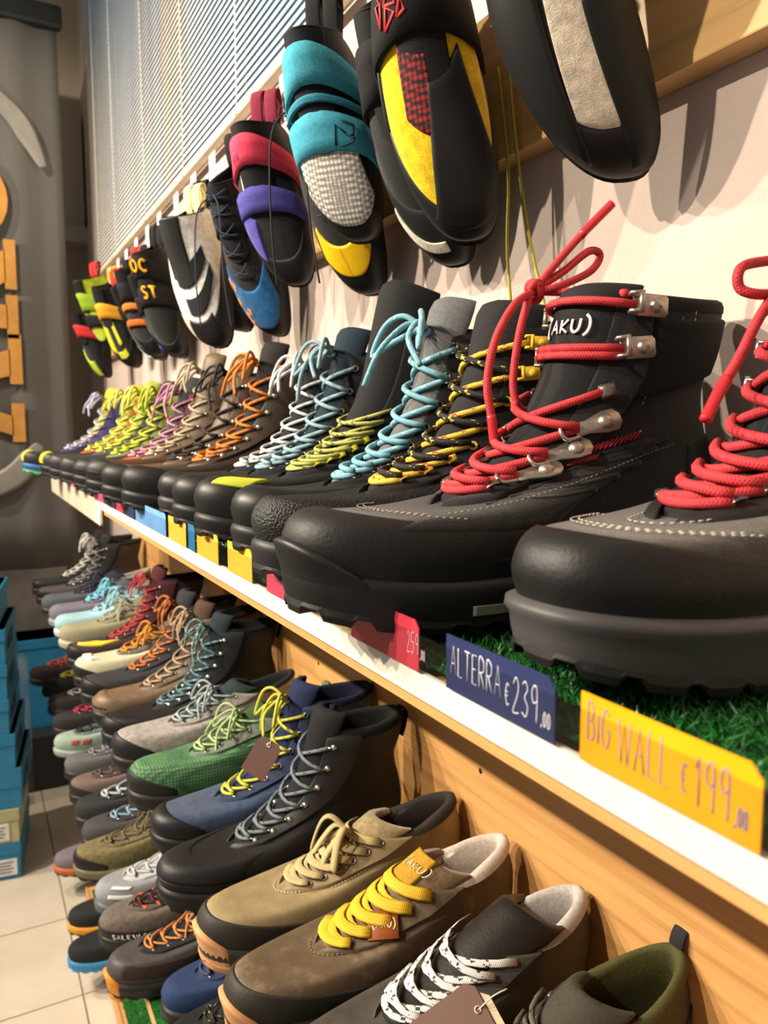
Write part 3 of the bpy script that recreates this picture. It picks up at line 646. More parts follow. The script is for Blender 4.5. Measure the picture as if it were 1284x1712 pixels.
price(1.19, 1.13, '#c23a57', [], '#fff', 'pink price tag beside the far navy ones')
price(1.30, 1.20, '#3a2f57', [], '#fff', 'violet navy price tag between two pink ones')
price(1.42, 1.31, '#d1557c', [], '#fff', 'last pink price tag above the white end block')
price(1.62, 1.46, '#4c4560', [], '#fff', 'dull violet price tag at the far shelf end')
price(1.95, 1.66, '#b5686f', [], '#fff', 'faded red price tag at the very end of the shelf')

# ------------------------------------------------------------------ venetian blind
bl = empty('venetian_blind', (.468, WX0, .565)); tag(bl, 'white venetian blind with many thin slats closed over the window', 'blind')
m_ = MB(); yl = WX1 - WX0 - .04
prof = [(-.008, .0), (-.004, .0012), (0, .0016), (.004, .0012), (.008, 0)]
ca, sa = math.cos(math.radians(66)), math.sin(math.radians(66))
G = np.array([[(px * ca - pz * sa, yy, px * sa + pz * ca) for px, pz in prof] for yy in (0, yl)])
m_.grid(G); slat = m_.build('slat', mat('rubber', '#ece6da', .35), bl)
NS = 82
for i in range(NS):
    o = slat if i == 0 else slat.copy()
    if i: COL.objects.link(o); o.parent = bl
    o.location = (0, .02, .026 + i * .014)
mb = MB(); mb.box((0, 0, 0), (.020, yl + .02, .014)); o = mb.build('bottom_rail', mat('rubber', '#cfc3b0', .4), bl, bevel=.003); o.location = (0, yl / 2 + .02, .006)
for yy in (.13, .47, .86, 1.28, 1.75, 2.1):
    for dx in (-.0095, .0095):
        mb = MB(); mb.tube([(dx, yy, .0), (dx, yy, 1.16)], .0011, n=5); mb.build('ladder_cord', mat('fabric', '#efe9dc'), bl)
    mb = MB(); mb.dome((-.0102, yy, .005), (-1, 0, 0), .006, .005, 8, 3); mb.build('cord_button', mat('rubber', '#e6dece'), bl)
for k, (yy, dz) in enumerate(((.055, .0), (.075, .0), (.10, .0))):
    mb = MB(); mb.tube(crom([(-.016, yy, 1.1), (-.017, yy + .005, .4), (-.02, yy + .01 * k, .06), (-.02, yy - .03, -.06), (-.012, yy - .035 + .01 * k, -.10)], 6), .0011, n=5); mb.build('pull_cord', mat('fabric', '#f0eadc'), bl)

# ------------------------------------------------------------------ far end of the aisle
bn = empty('banner', (-.1, 3.13, -.52)); tag(bn, 'tall dark grey hanging banner with three orange letters and pale curved brackets', 'banner')
mb = MB(); xs = np.linspace(-.75, .355, 40); zs = np.linspace(-.52, 1.44, 12)
G = np.array([[(x - .012 * (z > 1.2) * 0, 3.13 + .006 * math.sin(x * 23) + .004 * math.sin(x * 51), z) for x in xs] for z in zs]); mb.grid(G)
o = mb.build('banner_cloth', mat('fabric', '#62625f', .7), bn, solid=.002); o.location = -bn.location
o = bx('top_rail', (-.77, 3.105, 1.42), (.375, 3.15, 1.50), mat('rubber', '#33383a', .4), bn, bevel=.012); o.location -= bn.location
YB = 3.112
def blet(polys, org, sz, m, nm):
    """banner letters turned a quarter: reading direction = up, letter tops to the left"""
    mb = MB()
    for pl_ in polys: mb.plate((org[0], YB, org[1]), (0, 0, 1), (-1, 0, 0), (0, -1, 0), [(u * sz, v * sz) for u, v in pl_], .003)
    o = mb.build(nm, m, bn, smooth=False); o.location = -bn.location; return o
om = mat('rubber', '#c99248', .7)
A_ = [[(0,0),(.36,0),(.36,.11),(.0,.11)], [(.06,.1),(.24,.1),(.56,1),(.38,1)], [(.52,1),(.36,1),(.62,.1),(.86,.1)], [(.54,0),(1.0,0),(1.0,.11),(.54,.11)], [(.24,.30),(.72,.30),(.68,.42),(.27,.42)]]
K_ = [[(0,0),(.44,0),(.44,.11),(0,.11)], [(.1,.1),(.34,.1),(.34,1),(.1,1)], [(.0,.89),(.44,.89),(.44,1),(0,1)], [(.50,0),(1.0,0),(1.0,.11),(.50,.11)], [(.34,.42),(.58,.1),(.9,.1),(.5,.62)], [(.34,.42),(.5,.62),(.86,.92),(.62,.92),(.34,.62)]]
def arcp(cx, cy, r0, r1, a0, a1, n=12, e=1):
    out = []
    for k in range(n):
        b0 = a0 + (a1 - a0) * k / n; b1 = a0 + (a1 - a0) * (k + 1) / n
        out.append([(cx + r0 * math.cos(b0), cy + r0 * e * math.sin(b0)), (cx + r1 * math.cos(b0), cy + r1 * e * math.sin(b0)), (cx + r1 * math.cos(b1), cy + r1 * e * math.sin(b1)), (cx + r0 * math.cos(b1), cy + r0 * e * math.sin(b1))][::-1])
    return out
U_ = arcp(.42, .36, .17, .42, math.pi, 2 * math.pi, 12, .9) + [[(0,.36),(.25,.36),(.25,1),(0,1)], [(.59,.36),(.84,.36),(.84,1),(.59,1)]]
blet(A_, (.190, -.045), .385, om, 'letter'); blet(K_, (.185, .325), .345, om, 'letter'); blet(U_, (.163, .66), .345, om, 'letter')
gm = mat('rubber', '#8f8c86', .7)
def ztube(pts, w0, w1, nm):
    P = crom(pts, 8); mb = MB(); n = len(P); ww = np.interp(np.linspace(0, 1, n), [0, .25, 1], [w0, w1, w1])
    mb.tube([(p[0], YB - .001, p[1]) for p in P], ww, nrm=[(0, -1, 0)] * n, ry=.002, n=8); o = mb.build(nm, gm, bn); o.location = -bn.location
ztube([(.29, .935), (.25, 1.02), (.20, 1.10), (.12, 1.16), (.0, 1.20), (-.15, 1.21)], .012, .035, 'bracket')
ztube([(.235, -.055), (.20, -.115), (.13, -.18), (.03, -.215), (-.15, -.22)], .014, .042, 'bracket')
gp = bx('counter', (-.9, 3.32, ZF), (.33, 3.58, -.50), mat('rubber', '#b4b6af', .35), bevel=.004); tag(gp, 'grey low counter standing behind the blue boxes at the end of the aisle', 'counter')
gp2 = bx('storage_bin', (-.25, 3.03, ZF), (.29, 3.30, -1.135), mat('rubber', '#3a3a3c', .4), bevel=.006); tag(gp2, 'dark grey bin on the floor with a blue box on top', 'bin')
BL = mat('rubber', '#2a83b2', .45)
def shoebox(lo, hi, m, label, lid=.035, lab=None, txt=False, rz=0):
    c = Vector(((lo[0]+hi[0])/2, (lo[1]+hi[1])/2, lo[2])); r = empty('shoe_box', c, rz); tag(r, label, 'box', 'shoe boxes stacked in the aisle')
    d = [b - a for a, b in zip(lo, hi)]
    b_ = MB(); b_.box((0, 0, d[2]/2), (d[0] - .006, d[1] - .006, d[2])); b_.build('box_body', m, r, smooth=False, bevel=.0015)
    b_ = MB(); b_.box((0, 0, d[2] - lid/2), (d[0], d[1], lid)); b_.build('lid', m, r, smooth=False, bevel=.0015)
    if lab:
        b_ = MB(); b_.box((d[0]*lab, -d[1]/2 + .0015, d[2]*.34), (.075, .005, .05)); b_.build('paper_label', mat('rubber', '#e9ecec', .5), r, smooth=False)
        b_ = MB()
        for k in range(4): b_.box((d[0]*lab, -d[1]/2 - .0012, d[2]*.34 + .016 - k*.010), (.055 - .012*(k % 2), .0012, .003))
        b_.build('printing', mat('rubber', '#59636b', .5), r, smooth=False)
    if txt:
        b_ = MB(); strokes(b_, 'AKU', lambda a, b: (np.array([d[0]/2 + .0006, -d[1]*.36 + a, d[2]*.30 + b*.9]), np.array([1., 0, 0])), .055, .004, .3); b_.build('printing', mat('rubber', '#1c5273', .5), r)
    return r
zb = ZF; rr = -.14
stack = [(.113, BL, 'bottom blue shoe box of the stack on the floor with a white paper label', .35, False), (.105, mat('rubber', '#b9b98d', .6), 'pale olive shoe box with a white label, second from the floor', .3, False),
         (.125, BL, 'blue shoe box with a wide lid on top of the olive box', None, True), (.105, BL, 'blue shoe box, fourth from the floor', None, True), (.105, BL, 'blue shoe box, fifth from the floor', None, True),
         (.105, BL, 'blue shoe box, sixth from the floor', None, True), (.105, BL, 'blue shoe box, second from the top of the stack', None, True), (.10, BL, 'topmost blue shoe box of the stack by the aisle', None, False)]
for i, (h, m, lb, lab, tx) in enumerate(stack):
    wx = .012 if i == 2 else (-.012 * (i > 3) - .02 * (i == 7)); shoebox((-.23, 2.47, zb), (.105 + wx, 2.79, zb + h), m, lb, .06 if i == 2 else .035, lab, tx, rr); zb += h + .0004
shoebox((.0, 3.12, -1.1345), (.31, 3.29, -.79), BL, 'blue box standing on the dark bin beyond the stack')
tr = bx('plastic_crate', (.085, 2.93, ZF), (.15, 3.0, -.80), mat('clear', '#ffffff')); tag(tr, 'clear plastic bin between the stack of boxes and the dark bin', 'bin')

# ================================================================== climbing shoes on the board
GROUPC = 'climbing shoes hanging in pairs along the pine board'
F_ = lambda c: ('fabric', c); R_ = lambda c: ('rubber', c, .5); SU = lambda c: ('suede', c)
def hookset(y, z, label, x=XF):
    r = empty('display_hook', (x, y, z)); tag(r, label, 'hook', 'display hooks on the pine board')
    mb = MB(); mb.tube([(0, 0, 0), (-.075, 0, .004), (-.082, 0, .012)], .0022, n=6); mb.build('peg', mat('metal', '#b9b9b9'), r)
    mb = MB(); mb.box((-.0845, 0, .038), (.0012, .034, .060)); mb.build('label_card', mat('rubber', '#f4f1ea', .4), r, smooth=False)
    mb = MB(); mb.tube([(0, 0, .012), (-.080, 0, .016)], .0016, n=6); mb.build('label_arm', mat('metal', '#b9b9b9'), r)
CL = []
def climb(label, tip, face, lean, roll, **sp):
    """tip = world point of the toe tip of the hanging shoe"""
    L = sp.get('L', .24); dz = Vector((-math.cos(face), -math.sin(face), 0)); dx = Vector((0, 0, -1))
    dx = (dx + dz * lean + dz.cross(dx).normalized() * roll).normalized(); dz = dx.cross(dz.cross(dx).normalized())
    loc = Vector(tip) - dx * (L + .022) + dz * .07
    o, S = make_climb(sp, 'climbing_shoe', loc, face, lean, roll); tag(o, label, 'climbing shoe', GROUPC); CL.append((o, S)); return o
YEL = '#e8b911'; CREAM = '#cdc3b0'
climb('black and cream climbing shoe hanging nearest to the camera, top of the photo', (.412, .462, .188), .80, .10, .04, upper=SU('#1d1c1e'), rand='#242425', rand_h=.34, q=1, W=1.06, bend=.055, L=.25,
      patches=[('suede_panel', SU(CREAM), lambda q: -.36+.05*q, lambda q: .16+.5*q, .34, .74, .0016), ('toe_patch', R_('#242425'), lambda q: .02+.2*q, 1.25, .17, .60, .0030), ('logo_disc', R_(YEL), -1.75, -1.3, .60, .76, .003), ('side_patch', R_('#232324'), -1.6, lambda q: -.32-.1*q, .16, .66, .0026), ('trim', SU('#b9ae9b'), .70, 1.9, .62, .67, .003)],
      straps=[(F_('#141416'), .085, .036, .003)], tongue=F_('#202022'))
climb('yellow and black climbing shoe with black strap and red pattern, in front of its pair', (.392, .598, .172), .85, .30, .10, upper=SU(YEL), rand='#262627', rand_h=.30, q=1, bend=.024, L=.25, W=1.0,
      patches=[('mesh_panel', ('mesh', '#a02428', None, '#1b1012'), -.62, .05, .50, .70, .0030), ('toe_patch', R_('#222223'), lambda q: -.50+.45*q, lambda q: 1.0-.15*q, .20, .64, .0034), ('side_patch', R_('#242425'), -2.2, lambda q: -1.3-.1*q, .2, .75, .0028)],
      straps=[(F_('#131315'), .082, .044, .004)], tongue=F_('#1b1b20'), loop='#151517')
climb('yellow and black climbing shoe hanging behind its pair, with the lower toe tip', (.437, .695, .170), .62, .10, .05, upper=SU('#1b1b1c'), rand='#2a2a2b', rand_h=.42, q=1, bend=.024, L=.25, patches=[('trim', SU('#cfc7b4'), -.9, .1, .26, .31, .003)], straps=[(F_('#161618'), .085, .04, .004)], loop='#1a2430')
climb('teal strapped climbing shoe with white toe panel', (.378, .790, .211), .75, .30, .03, upper=SU('#1b1b1c'), rand='#272729', rand_h=.34, q=1, L=.192,
      patches=[('toe_panel', ('mesh', '#efeae0', .5, '#8d8982'), -1.0, .85, .25, .55, .0028)], straps=[(F_('#3f9cb2'), .106, .030, .003), (F_('#2f7d94'), .094, .006, .003), (F_('#3f9cb2'), .060, .028, .0035)], tongue=F_('#151a24'), loop='#16161a', bend=.022)
climb('black climbing shoe with yellow flash and loose laces behind the teal strapped one', (.437, .884, .169), .60, .10, .02, upper=SU('#1b1b1c'), rand='#242425', rand_h=.34, q=1, L=.245, patches=[('flash', R_(YEL), -.75, .9, .31, .44, .0028)], lace='#1b1b1b', bend=.022)
climb('climbing shoe with pink upper strap and purple lower strap', (.385, .995, .197), .75, .30, .02, upper=SU('#242427'), rand='#2d2d2f', rand_h=.34, q=1, L=.185, patches=[('side_panel', SU('#4d47a0'), -1.2, -.4, .30, .52, .0025), ('white_flash', SU('#d8d6d2'), -.7, .2, .60, .72, .0022)], straps=[(F_('#4a4494'), .102, .024, .003), (F_('#e0425f'), .058, .026, .0035)], tongue=F_('#1d1d20'), loop='#7c2038')
climb('climbing shoe with blue toe panel and orange specks behind the pink strapped one', (.430, 1.19, .150), .62, .10, .0, upper=SU('#222327'), rand='#262627', rand_h=.30, q=1, L=.25, patches=[('toe_panel', SU('#1d5a8e'), -1.0, 1.0, .26, .48, .0026)] + [('speck', R_('#d88a4c'), a_, a_ + .13, t_, t_ + .03, .0038) for a_, t_ in ((-.95,.39),(-.7,.43),(-.72,.34),(-.5,.31),(-.35,.35),(-.45,.27))], straps=[(F_('#222'), .09, .03, .003)], lace='#20354a')
climb('white and black climbing shoe with broad white side', (.375, 1.335, .145), .55, .30, .0, upper=SU('#ece8df'), rand='#2c2c2d', rand_h=.36, q=0, L=.215, W=1.15, patches=[('strap_pad', SU('#222428'), -.35, 1.2, .58, .70, .003), ('strap_pad', SU('#222428'), -.2, 1.3, .42, .52, .003), ('toe_flash', SU('#c9c0ae'), -.75, -.42, .19, .36, .0024), ('toe_patch', R_('#272728'), -.4, .6, .17, .38, .0024)], straps=[], tongue=F_('#2a2a2c'), loop='#e8d79a')
climb('white and black climbing shoe half hidden behind the broad white one', (.437, 1.385, .178), .5, .10, .0, upper=SU('#dedad2'), rand='#272728', rand_h=.42, q=0, L=.205, patches=[('toe_flash', SU('#ded6c8'), -.8, -.5, .26, .48, .0026)], straps=[(F_('#222'), .09, .03, .003)])
c6 = climb('black climbing shoe with big yellow letters on both straps', (.392, 1.70, .163), .65, .30, .0, upper=SU('#1b1b1c'), rand='#242425', rand_h=.3, q=0, L=.215, straps=[(F_('#17171a'), .108, .032, .003), (F_('#17171a'), .062, .034, .003)], tongue=F_('#222'), loop='#1a1a1c')
S_ = CL[-1][1]
def band(S, x0, y0, lift):
    """text frame on a strap: x runs across the shoe, y towards the heel"""
    secs = []
    for dx_ in (.006, 0, -.010, -.020, -.030, -.040):
        a_, t_ = section(S, max(x0 + dx_, .066) + .02, 41); P_ = S.P(a_, t_); N_ = S.N(a_, t_); i0 = len(a_) // 2
        sl = np.concatenate([[0], np.cumsum(np.linalg.norm(np.diff(P_, axis=0), axis=1))]); secs.append((-dx_, sl - sl[i0], P_, N_))
    def fm(x, y):
        i = max(0, min(len(secs) - 2, sum(y > q[0] for q in secs) - 1)); u = (y - secs[i][0]) / (secs[i+1][0] - secs[i][0]); r = []
        for k_ in (2, 3): r.append(sum(w_ * np.array([np.interp(x + y0, q[1], q[k_][:, c]) for c in range(3)]) for q, w_ in ((secs[i], 1 - u), (secs[i+1], u))))
        return r[0] + r[1] * lift, r[1]
    return fm
def scribble(S, x0, y0, lift, lines, r, nm, m, root):
    f = band(S, x0, y0, lift); mb = MB()
    for ln in lines:
        q = [f(*p) for p in ln]; mb.tube([a for a, _ in q], r, nrm=[b for _, b in q], ry=r * .4, n=6)
    mb.build(nm, m, root)
SH = [[(0,0),(.012,.006),(.004,.012),(0,0)], [(.002,.014),(.014,.010),(.012,.022),(.002,.014)], [(-.006,.004),(-.002,.018),(-.010,.020),(-.006,.004)], [(.006,.024),(-.006,.024),(-.002,.016)], [(.014,.002),(.018,.012),(.020,.004),(.014,.002)]]
scribble(CL[1][1], .116, -.026, .0075, SH, .0016, 'strap_logo', mat('rubber', '#c23338', .6), CL[1][0])
scribble(CL[3][1], .132, .012, .0068, [[(0,0),(.004,.016),(.012,.010)], [(.006,.0),(.018,.004),(.022,.018),(.010,.020)], [(.014,.008),(.020,.010)]], .0011, 'strap_logo', mat('rubber', '#173340', .6), CL[3][0])
scribble(CL[5][1], .078, -.024, .0070, [[(0,0),(.003,.006),(.005,0),(.008,.006),(.010,0),(.013,.006),(.013,0)]], .0006, 'strap_logo', mat('rubber', '#4d3d8a', .6), CL[5][0])
for tx, x0, y0 in (('MOC', .085, -.030), ('ST', .128, -.004)):
    fm = band(S_, x0, y0, .0085)
    mb = MB(); strokes(mb, tx, fm, .019, .0026, .25); mb.build('lettering', mat('rubber', '#e0a21c', .6), c6)
climb('plain black climbing shoe behind the yellow lettered one', (.437, 1.86, .168), .65, .10, .0, upper=SU('#2a2a2c'), rand='#2d2d2f', rand_h=.42, q=0, L=.205, straps=[(F_('#222'), .09, .03, .003)], patches=[('dot', R_('#3a55b0'), -.5, -.35, .28, .33, .003)])
climb('dark climbing shoe with orange lettered straps, fourth from the far end', (.40, 1.93, .18), .6, .30, .0, upper=SU('#2b2a2a'), rand='#29292a', rand_h=.36, q=0, L=.20, straps=[(F_('#c9782c'), .11, .012, .003), (F_('#26262a'), .075, .03, .003), (F_('#c4601f'), .14, .012, .003)], loop='#c33')
climb('black climbing shoe with pale blue flash on the rubber', (.437, 2.07, .18), .6, .10, .0, upper=SU('#1f2022'), rand='#262627', rand_h=.36, q=0, L=.20, patches=[('flash', R_('#a9cdd4'), -.9, -.1, .20, .26, .0028)], straps=[(F_('#202022'), .09, .03, .003)])
climb('black climbing shoe with lime yellow stripes', (.39, 2.18, .17), .5, .30, .0, upper=SU('#1e1e20'), rand='#222223', rand_h=.34, q=0, L=.205, W=1.1, patches=[('stripe', R_('#cfcf3a'), -.55, -.1, .36, .7, .0028), ('stripe', R_('#c8ca38'), -.1, .5, .31, .38, .0028), ('stripe', R_('#cfcf3a'), .25, .5, .43, .65, .0028)], straps=[(F_('#dd9c22'), .08, .03, .0035)], loop='#c8332c')
climb('black and white climbing shoe at the far end beside the lime striped one', (.41, 2.34, .21), .5, .30, .0, upper=SU('#222326'), rand='#2a2a2b', rand_h=.34, q=0, L=.20, patches=[('flash', R_('#e6e6e0'), -.9, -.3, .36, .48, .003), ('flash', R_('#a9c23a'), -1.0, -.3, .50, .58, .003)], straps=[(F_('#3a8ea0'), .08, .02, .003)], loop='#d8a020')
climb('lime green and black climbing shoe, furthest on the board', (.385, 2.5, .25), .4, .30, .0, upper=SU('#b4c832'), rand='#1f1f20', rand_h=.30, q=0, L=.20, straps=[(F_('#8fae2a'), .08, .04, .003), (F_('#1d1d1f'), .13, .03, .003)], loop='#c9302c')
climb('black climbing shoe with lime toe, hanging lowest at the far end', (.39, 2.64, .17), .4, .30, .0, upper=SU('#1f1f20'), rand='#222', rand_h=.28, q=0, L=.205, patches=[('toe_panel', R_('#b9cf34'), -1.1, .2, .19, .42, .003)], straps=[(F_('#c33'), .08, .03, .003)])
HK = [('by the black and cream climbing shoe', .42), ('above the yellow climbing shoe', .60), ('right of the teal strapped climbing shoe', .72), ('left of the teal strapped climbing shoe', .86), ('right of the pink strapped climbing shoe', .97), ('above the pink strapped climbing shoe', 1.07), ('right of the broad white climbing shoe', 1.18), ('above the broad white climbing shoe', 1.30),
      ('left of the broad white climbing shoe', 1.42), ('right of the yellow lettered climbing shoe', 1.55), ('above the yellow lettered climbing shoe', 1.70), ('left of the yellow lettered climbing shoe', 1.82), ('above the orange lettered climbing shoe', 1.95), ('right of the pale blue flashed climbing shoe', 2.08), ('above the pale blue flashed climbing shoe', 2.2), ('above the lime striped climbing shoe', 2.34), ('left of the lime striped climbing shoe', 2.5), ('second from the far end of the row', 2.66), ('at the far end of the row', 2.82)]
for lb, y in HK: hookset(y, .385, 'white label on a metal display hook ' + lb)
for i, (y, zz) in enumerate(((.585, .055), (.57, .075))):
    r = MB(); r.tube(crom([(.445, y + .02, .33), (.455, y + .015, .24), (.452, y + .01 - .02 * i, .16), (.45, y - .01 - .035 * i, zz)], 6), .0015, n=6); o = r.build('hanging_lace', mat('lace', '#b0a528'), None); tag(o, ('yellow green lace end dangling below the yellow climbing shoes', 'second yellow green lace end, right of the first one on the wall')[i], 'lace')

# ================================================================== boots and shoes on the shelves
GB, GM, GL_ = 'hiking boots on the upper shelf', 'shoes on the middle shelf', 'shoes on the lower shelf'
BLK = '#1d1c1d'
def put(label, name, cat, group, z, y, xtoe, yaw=0, **sp):
    sp.setdefault('L', .30 if z == ZS else .298); sp.setdefault('W', .89); L = sp['L']; yw = math.radians(180 + yaw)
    loc = (xtoe - L * math.cos(yw), y - L * math.sin(yw), z + (.011 if z == ZS else .002))
    r, S = make_shoe(sp, name, loc, yw); tag(r, label, cat, group); return r, S
def boot(label, y, xtoe, z=ZS, group=GB, **sp):
    sp.setdefault('kind', 'boot'); return put(label, 'hiking_boot' if sp['kind'] == 'boot' else 'hiking_shoe', 'boot' if sp['kind'] == 'boot' else 'shoe', group, z, y, xtoe, **sp)
RB = ('rubber', '#232223', .5); DK = '#29282a'
std = dict(mid='#2a292a', out='#1c1b1c', lining='#1a1a1c', toe=RB, rand=RB, rand_h=.11)
def D(**k): d = dict(std); d.update(k); return d
# --- upper shelf, near to far
BW, BWS = boot('dark grey suede hiking boot with red laces, nearest to the camera at the right edge', .25, .205, **D(q=2, L=.305, W=1.02, upper=SU('#45423f'), toe=('leather', '#262526', .5), toe_h=.27, toe_a=1.5, rand=('rubber', '#2b2a2b', .45), rand_h=.10, mid='#4a494a', welt=.003, out='#222', sole=(.036, .030, .006), tongue=F_('#222224'), lace='#c62e38', lace2='#a8222c', lr=.0028, ne=8, hooks=['loop', 'loop', 'eyelet', 'eyelet', 'eyelet', 'hook', 'hook', 'hook'], throat=.49, tongue_t=1.02, hw=(.016, .025), panel=('leather', '#2a292b'), bow=False, seed=3, strands=[([(.083,-.04,.2081),(.1143,-.035,.202),(.1425,-.03,.1948),(.1437,-.03,.1844),(.1361,-.025,.1806),(.1137,-.025,.183)], 0), ([(.1143,-.025,.1893),(.1395,-.02,.1679),(.1572,-.018,.1452),(.1711,-.017,.1296),(.1825,-.016,.1144)], 12)],
     patches=[('sole_accent', R_('#b3202a'), .95, 1.7, -.14, -.085, .0065)]))
AL, ALS = boot('black hiking boot with red laces and silver hooks behind the navy price tag showing 239', .385, .150, **D(q=2, L=.315, W=1.02, upper=SU('#2b2929'), toe=('leather', '#2b2a2a', .55), toe_h=.30, toe_a=1.75, rand=('rubber', '#232223', .5), rand_h=.10, bumper=('rubber', '#2c2b2c', .45), bumper_h=.12, bumper_a=.7, bumper_t=-.14, mid='#2a292a', out='#1d1c1d', sole=(.034, .026, .010), tongue=F_('#252427'), lace='#cc333c', lace2='#b02a33', lr=.0027, ne=7, hooks=['loop', 'pulley', 'pulley', 'pulley', 'loop', 'hook', 'hook'], metal='#a9a297', hs=1.3, throat=.53, tongue_t=1.02, te=[.55, .61, .68, .755, .835, .915, .985], bars_from=4, eye_out=.006, hw=(.015, .025), panel=SU('#2a2829'), panel_w=.014, bow=False, knot=(.1232, -.035, .2015),
     strands=[([(.1232,-.035,.2025),(.1088,-.03,.2206),(.0928,-.025,.239),(.0751,-.015,.2596)], 9), ([(.1232,-.035,.2025),(.1034,-.03,.2153),(.0844,-.025,.2301),(.0745,-.025,.2279),(.0839,-.025,.2162),(.1126,-.025,.2038),(.1232,-.035,.2017)], 0), ([(.1232,-.035,.2017),(.1512,-.02,.1885),(.1696,-.015,.1643),(.1766,-.013,.138),(.1744,-.011,.1157),(.173,-.01,.1015)], 10), ([(.1312,-.03,.1972),(.143,-.025,.1706),(.1472,-.025,.1395),(.1435,-.023,.1239),(.1323,-.02,.12)], 0), ([(.1232,-.035,.2015),(.108,-.022,.2005),(.100,.0,.198),(.104,.030,.192)], 0)],
     patches=[('ankle_pad', F_('#1f1e20'), 1.1, 2.7, .80, .97, .003), ('side_overlay', SU('#302e2d'), lambda q: .75 + .3*q, lambda q: 1.5 + .2*q, .20, .62, .0018), ('heel_overlay', ('leather', '#262526'), 2.2, 4.08, .12, .5, .002), ('sole_accent', R_('#8d877c'), 1.15, 1.55, -.12, -.075, .0068)]))
def on_surface(S, a0, t0, lift):
    """text plane on a shoe: x runs round the shoe, y up it"""
    c = S.P(a0, t0); du = np.linalg.norm(S.P(a0 + .01, t0) - c) / .01; dv = np.linalg.norm(S.P(a0, t0 + .01) - c) / .01
    return lambda x, y: (S.Q(a0 + x / du, t0 + y / dv, lift), S.N(a0 + x / du, t0 + y / dv))
mb = MB(); strokes(mb, '(AKU)', on_surface(ALS, -.26, .943, .0066), .0085, .0010, .25); mb.build('logo', mat('rubber', '#d8d6d2', .6), AL)
sm = mat('rubber', '#8a8278', .7)
for path in ([(-.9, .30), (-.45, .345), (0, .36), (.45, .345), (.8, .30), (1.1, .27)], [(-.85, .315), (-.4, .36), (0, .375), (.4, .36), (.75, .32)], [(.85, .33), (1.2, .42), (1.6, .50), (2.0, .52)], [(.75, .66), (.85, .8), (.9, .97)], [(1.35, .78), (1.3, .88), (1.45, .975)], [(1.6, .985), (1.75, .88), (2.2, .84)]):
    mb = MB(); stitch(mb, ALS, path, .0022 if path[0][1] > .5 else .0018, .0022, .0018, .00038); mb.build('stitching', sm, AL)['kind'] = 'stuff'
for k_, (a0, a1, t0, t1) in enumerate(((.80, 1.55, .44, .36), (.84, 1.6, .49, .42), (.88, 1.7, .54, .47), (.92, 1.8, .585, .53), (1.0, 1.9, .63, .585))):
    pts = [(a0 + (a1 - a0) * u, t0 + (t1 - t0) * u + .012 * math.sin(u * 6)) for u in np.linspace(0, 1, 8)]; c_ = crom(np.array(pts), 5)
    mb = MB(); mb.tube(ALS.Q(c_[:, 0], c_[:, 1], .0008), .0022, nrm=ALS.N(c_[:, 0], c_[:, 1]), ry=.0013, n=8); mb.build('seam_ridge', mat(*SU('#242323')), AL)
for (a0, a1, t0, am) in ((.98, 1.55, .675, .018), (1.0, 1.25, .635, .012)):
    zz = [(a0 + (a1 - a0) * i / 26, t0 - .02 * i / 26 + (am if i % 2 else -am)) for i in range(27)]; z_ = np.array(zz)
    mb = MB(); mb.tube(ALS.Q(z_[:, 0], z_[:, 1], .0022), .00055, n=5); mb.build('zigzag_stitching', mat('rubber', '#b5303a', .7), AL)['kind'] = 'stuff'
for path in ([(-1.1, .275), (-.6, .31), (0, .33), (.6, .31), (1.1, .275)], [(-1.0, .295), (-.5, .33), (0, .35), (.5, .33), (1.0, .295)], [(-.4, .46), (-.2, .42), (0, .41), (.2, .42), (.4, .46), (.5, .52)]):
    mb = MB(); stitch(mb, BWS, path, .0012, .0026, .0018, .00045); mb.build('stitching', mat('rubber', '#a9a39a', .7), BW)['kind'] = 'stuff'
boot('black mesh boot with mixed yellow and black laces and yellow webbing loops', .495, .169, **D(q=1, bow=False, hw=(.015, .024), tongue_t=1.04, upper=('pebbled', '#232324'), toe=('pebbled', '#2b2b2c'), toe_h=.26, toe_a=1.4, mid='#343334', out='#222', tongue=F_('#2a2a2c'), panel=F_('#242326'), lace='#dfbe3f', lace2='#b3402c', laceB='#1d1d1d', laceB2='#c9b64a', lr=.0024, ne=8, hooks=['loop', 'loop', 'loop', 'eyelet', 'eyelet', 'eyelet', 'hook', 'hook'], eyecol='#dcb738', H=1.0, sole=(.032, .026, .008), patches=[('red_collar', F_('#b3262e'), -.9, .9, .93, 1.0, .003)], seed=5))
boot('smooth black boot with light blue laces and a grey tongue', .60, .187, **D(q=1, upper=('leather', '#262628'), toe=('rubber', '#2b2b2c', .42), toe_h=.30, toe_a=1.5, mid='#2f2f30', tongue=F_('#606263'), panel=F_('#1e1e20'), lace='#7db4c4', lace2='#9bcbd6', lr=.0026, ne=8, hooks=['eyelet']*6 + ['hook', 'hook'], metal='#555', H=1.05, bowl=.06, seed=8))
boot('tall black gaiter boot with yellow flecked laces and yellow toe patch', .70, .183, **D(q=1, upper=F_('#1f2020'), toe=('rubber', '#2b2b2c', .45), toe_h=.30, toe_a=1.6, tongue=F_('#222325'), panel=F_('#2a2a2c'), lace='#c4c46a', lace2='#26282a', lr=.0018, ne=8, hooks=['loop']*5 + [None]*3, eyecol='#c6ca3a', H=1.10, lace_top=.80, tongue_t=1.12, hw=(.018, .026), patches=[('toe_badge', R_('#b5bd3a'), .25, .75, .21, .31, .003), ('collar_trim', F_('#b0b13c'), 1.2, 2.4, .95, 1.0, .003)], bow=False))
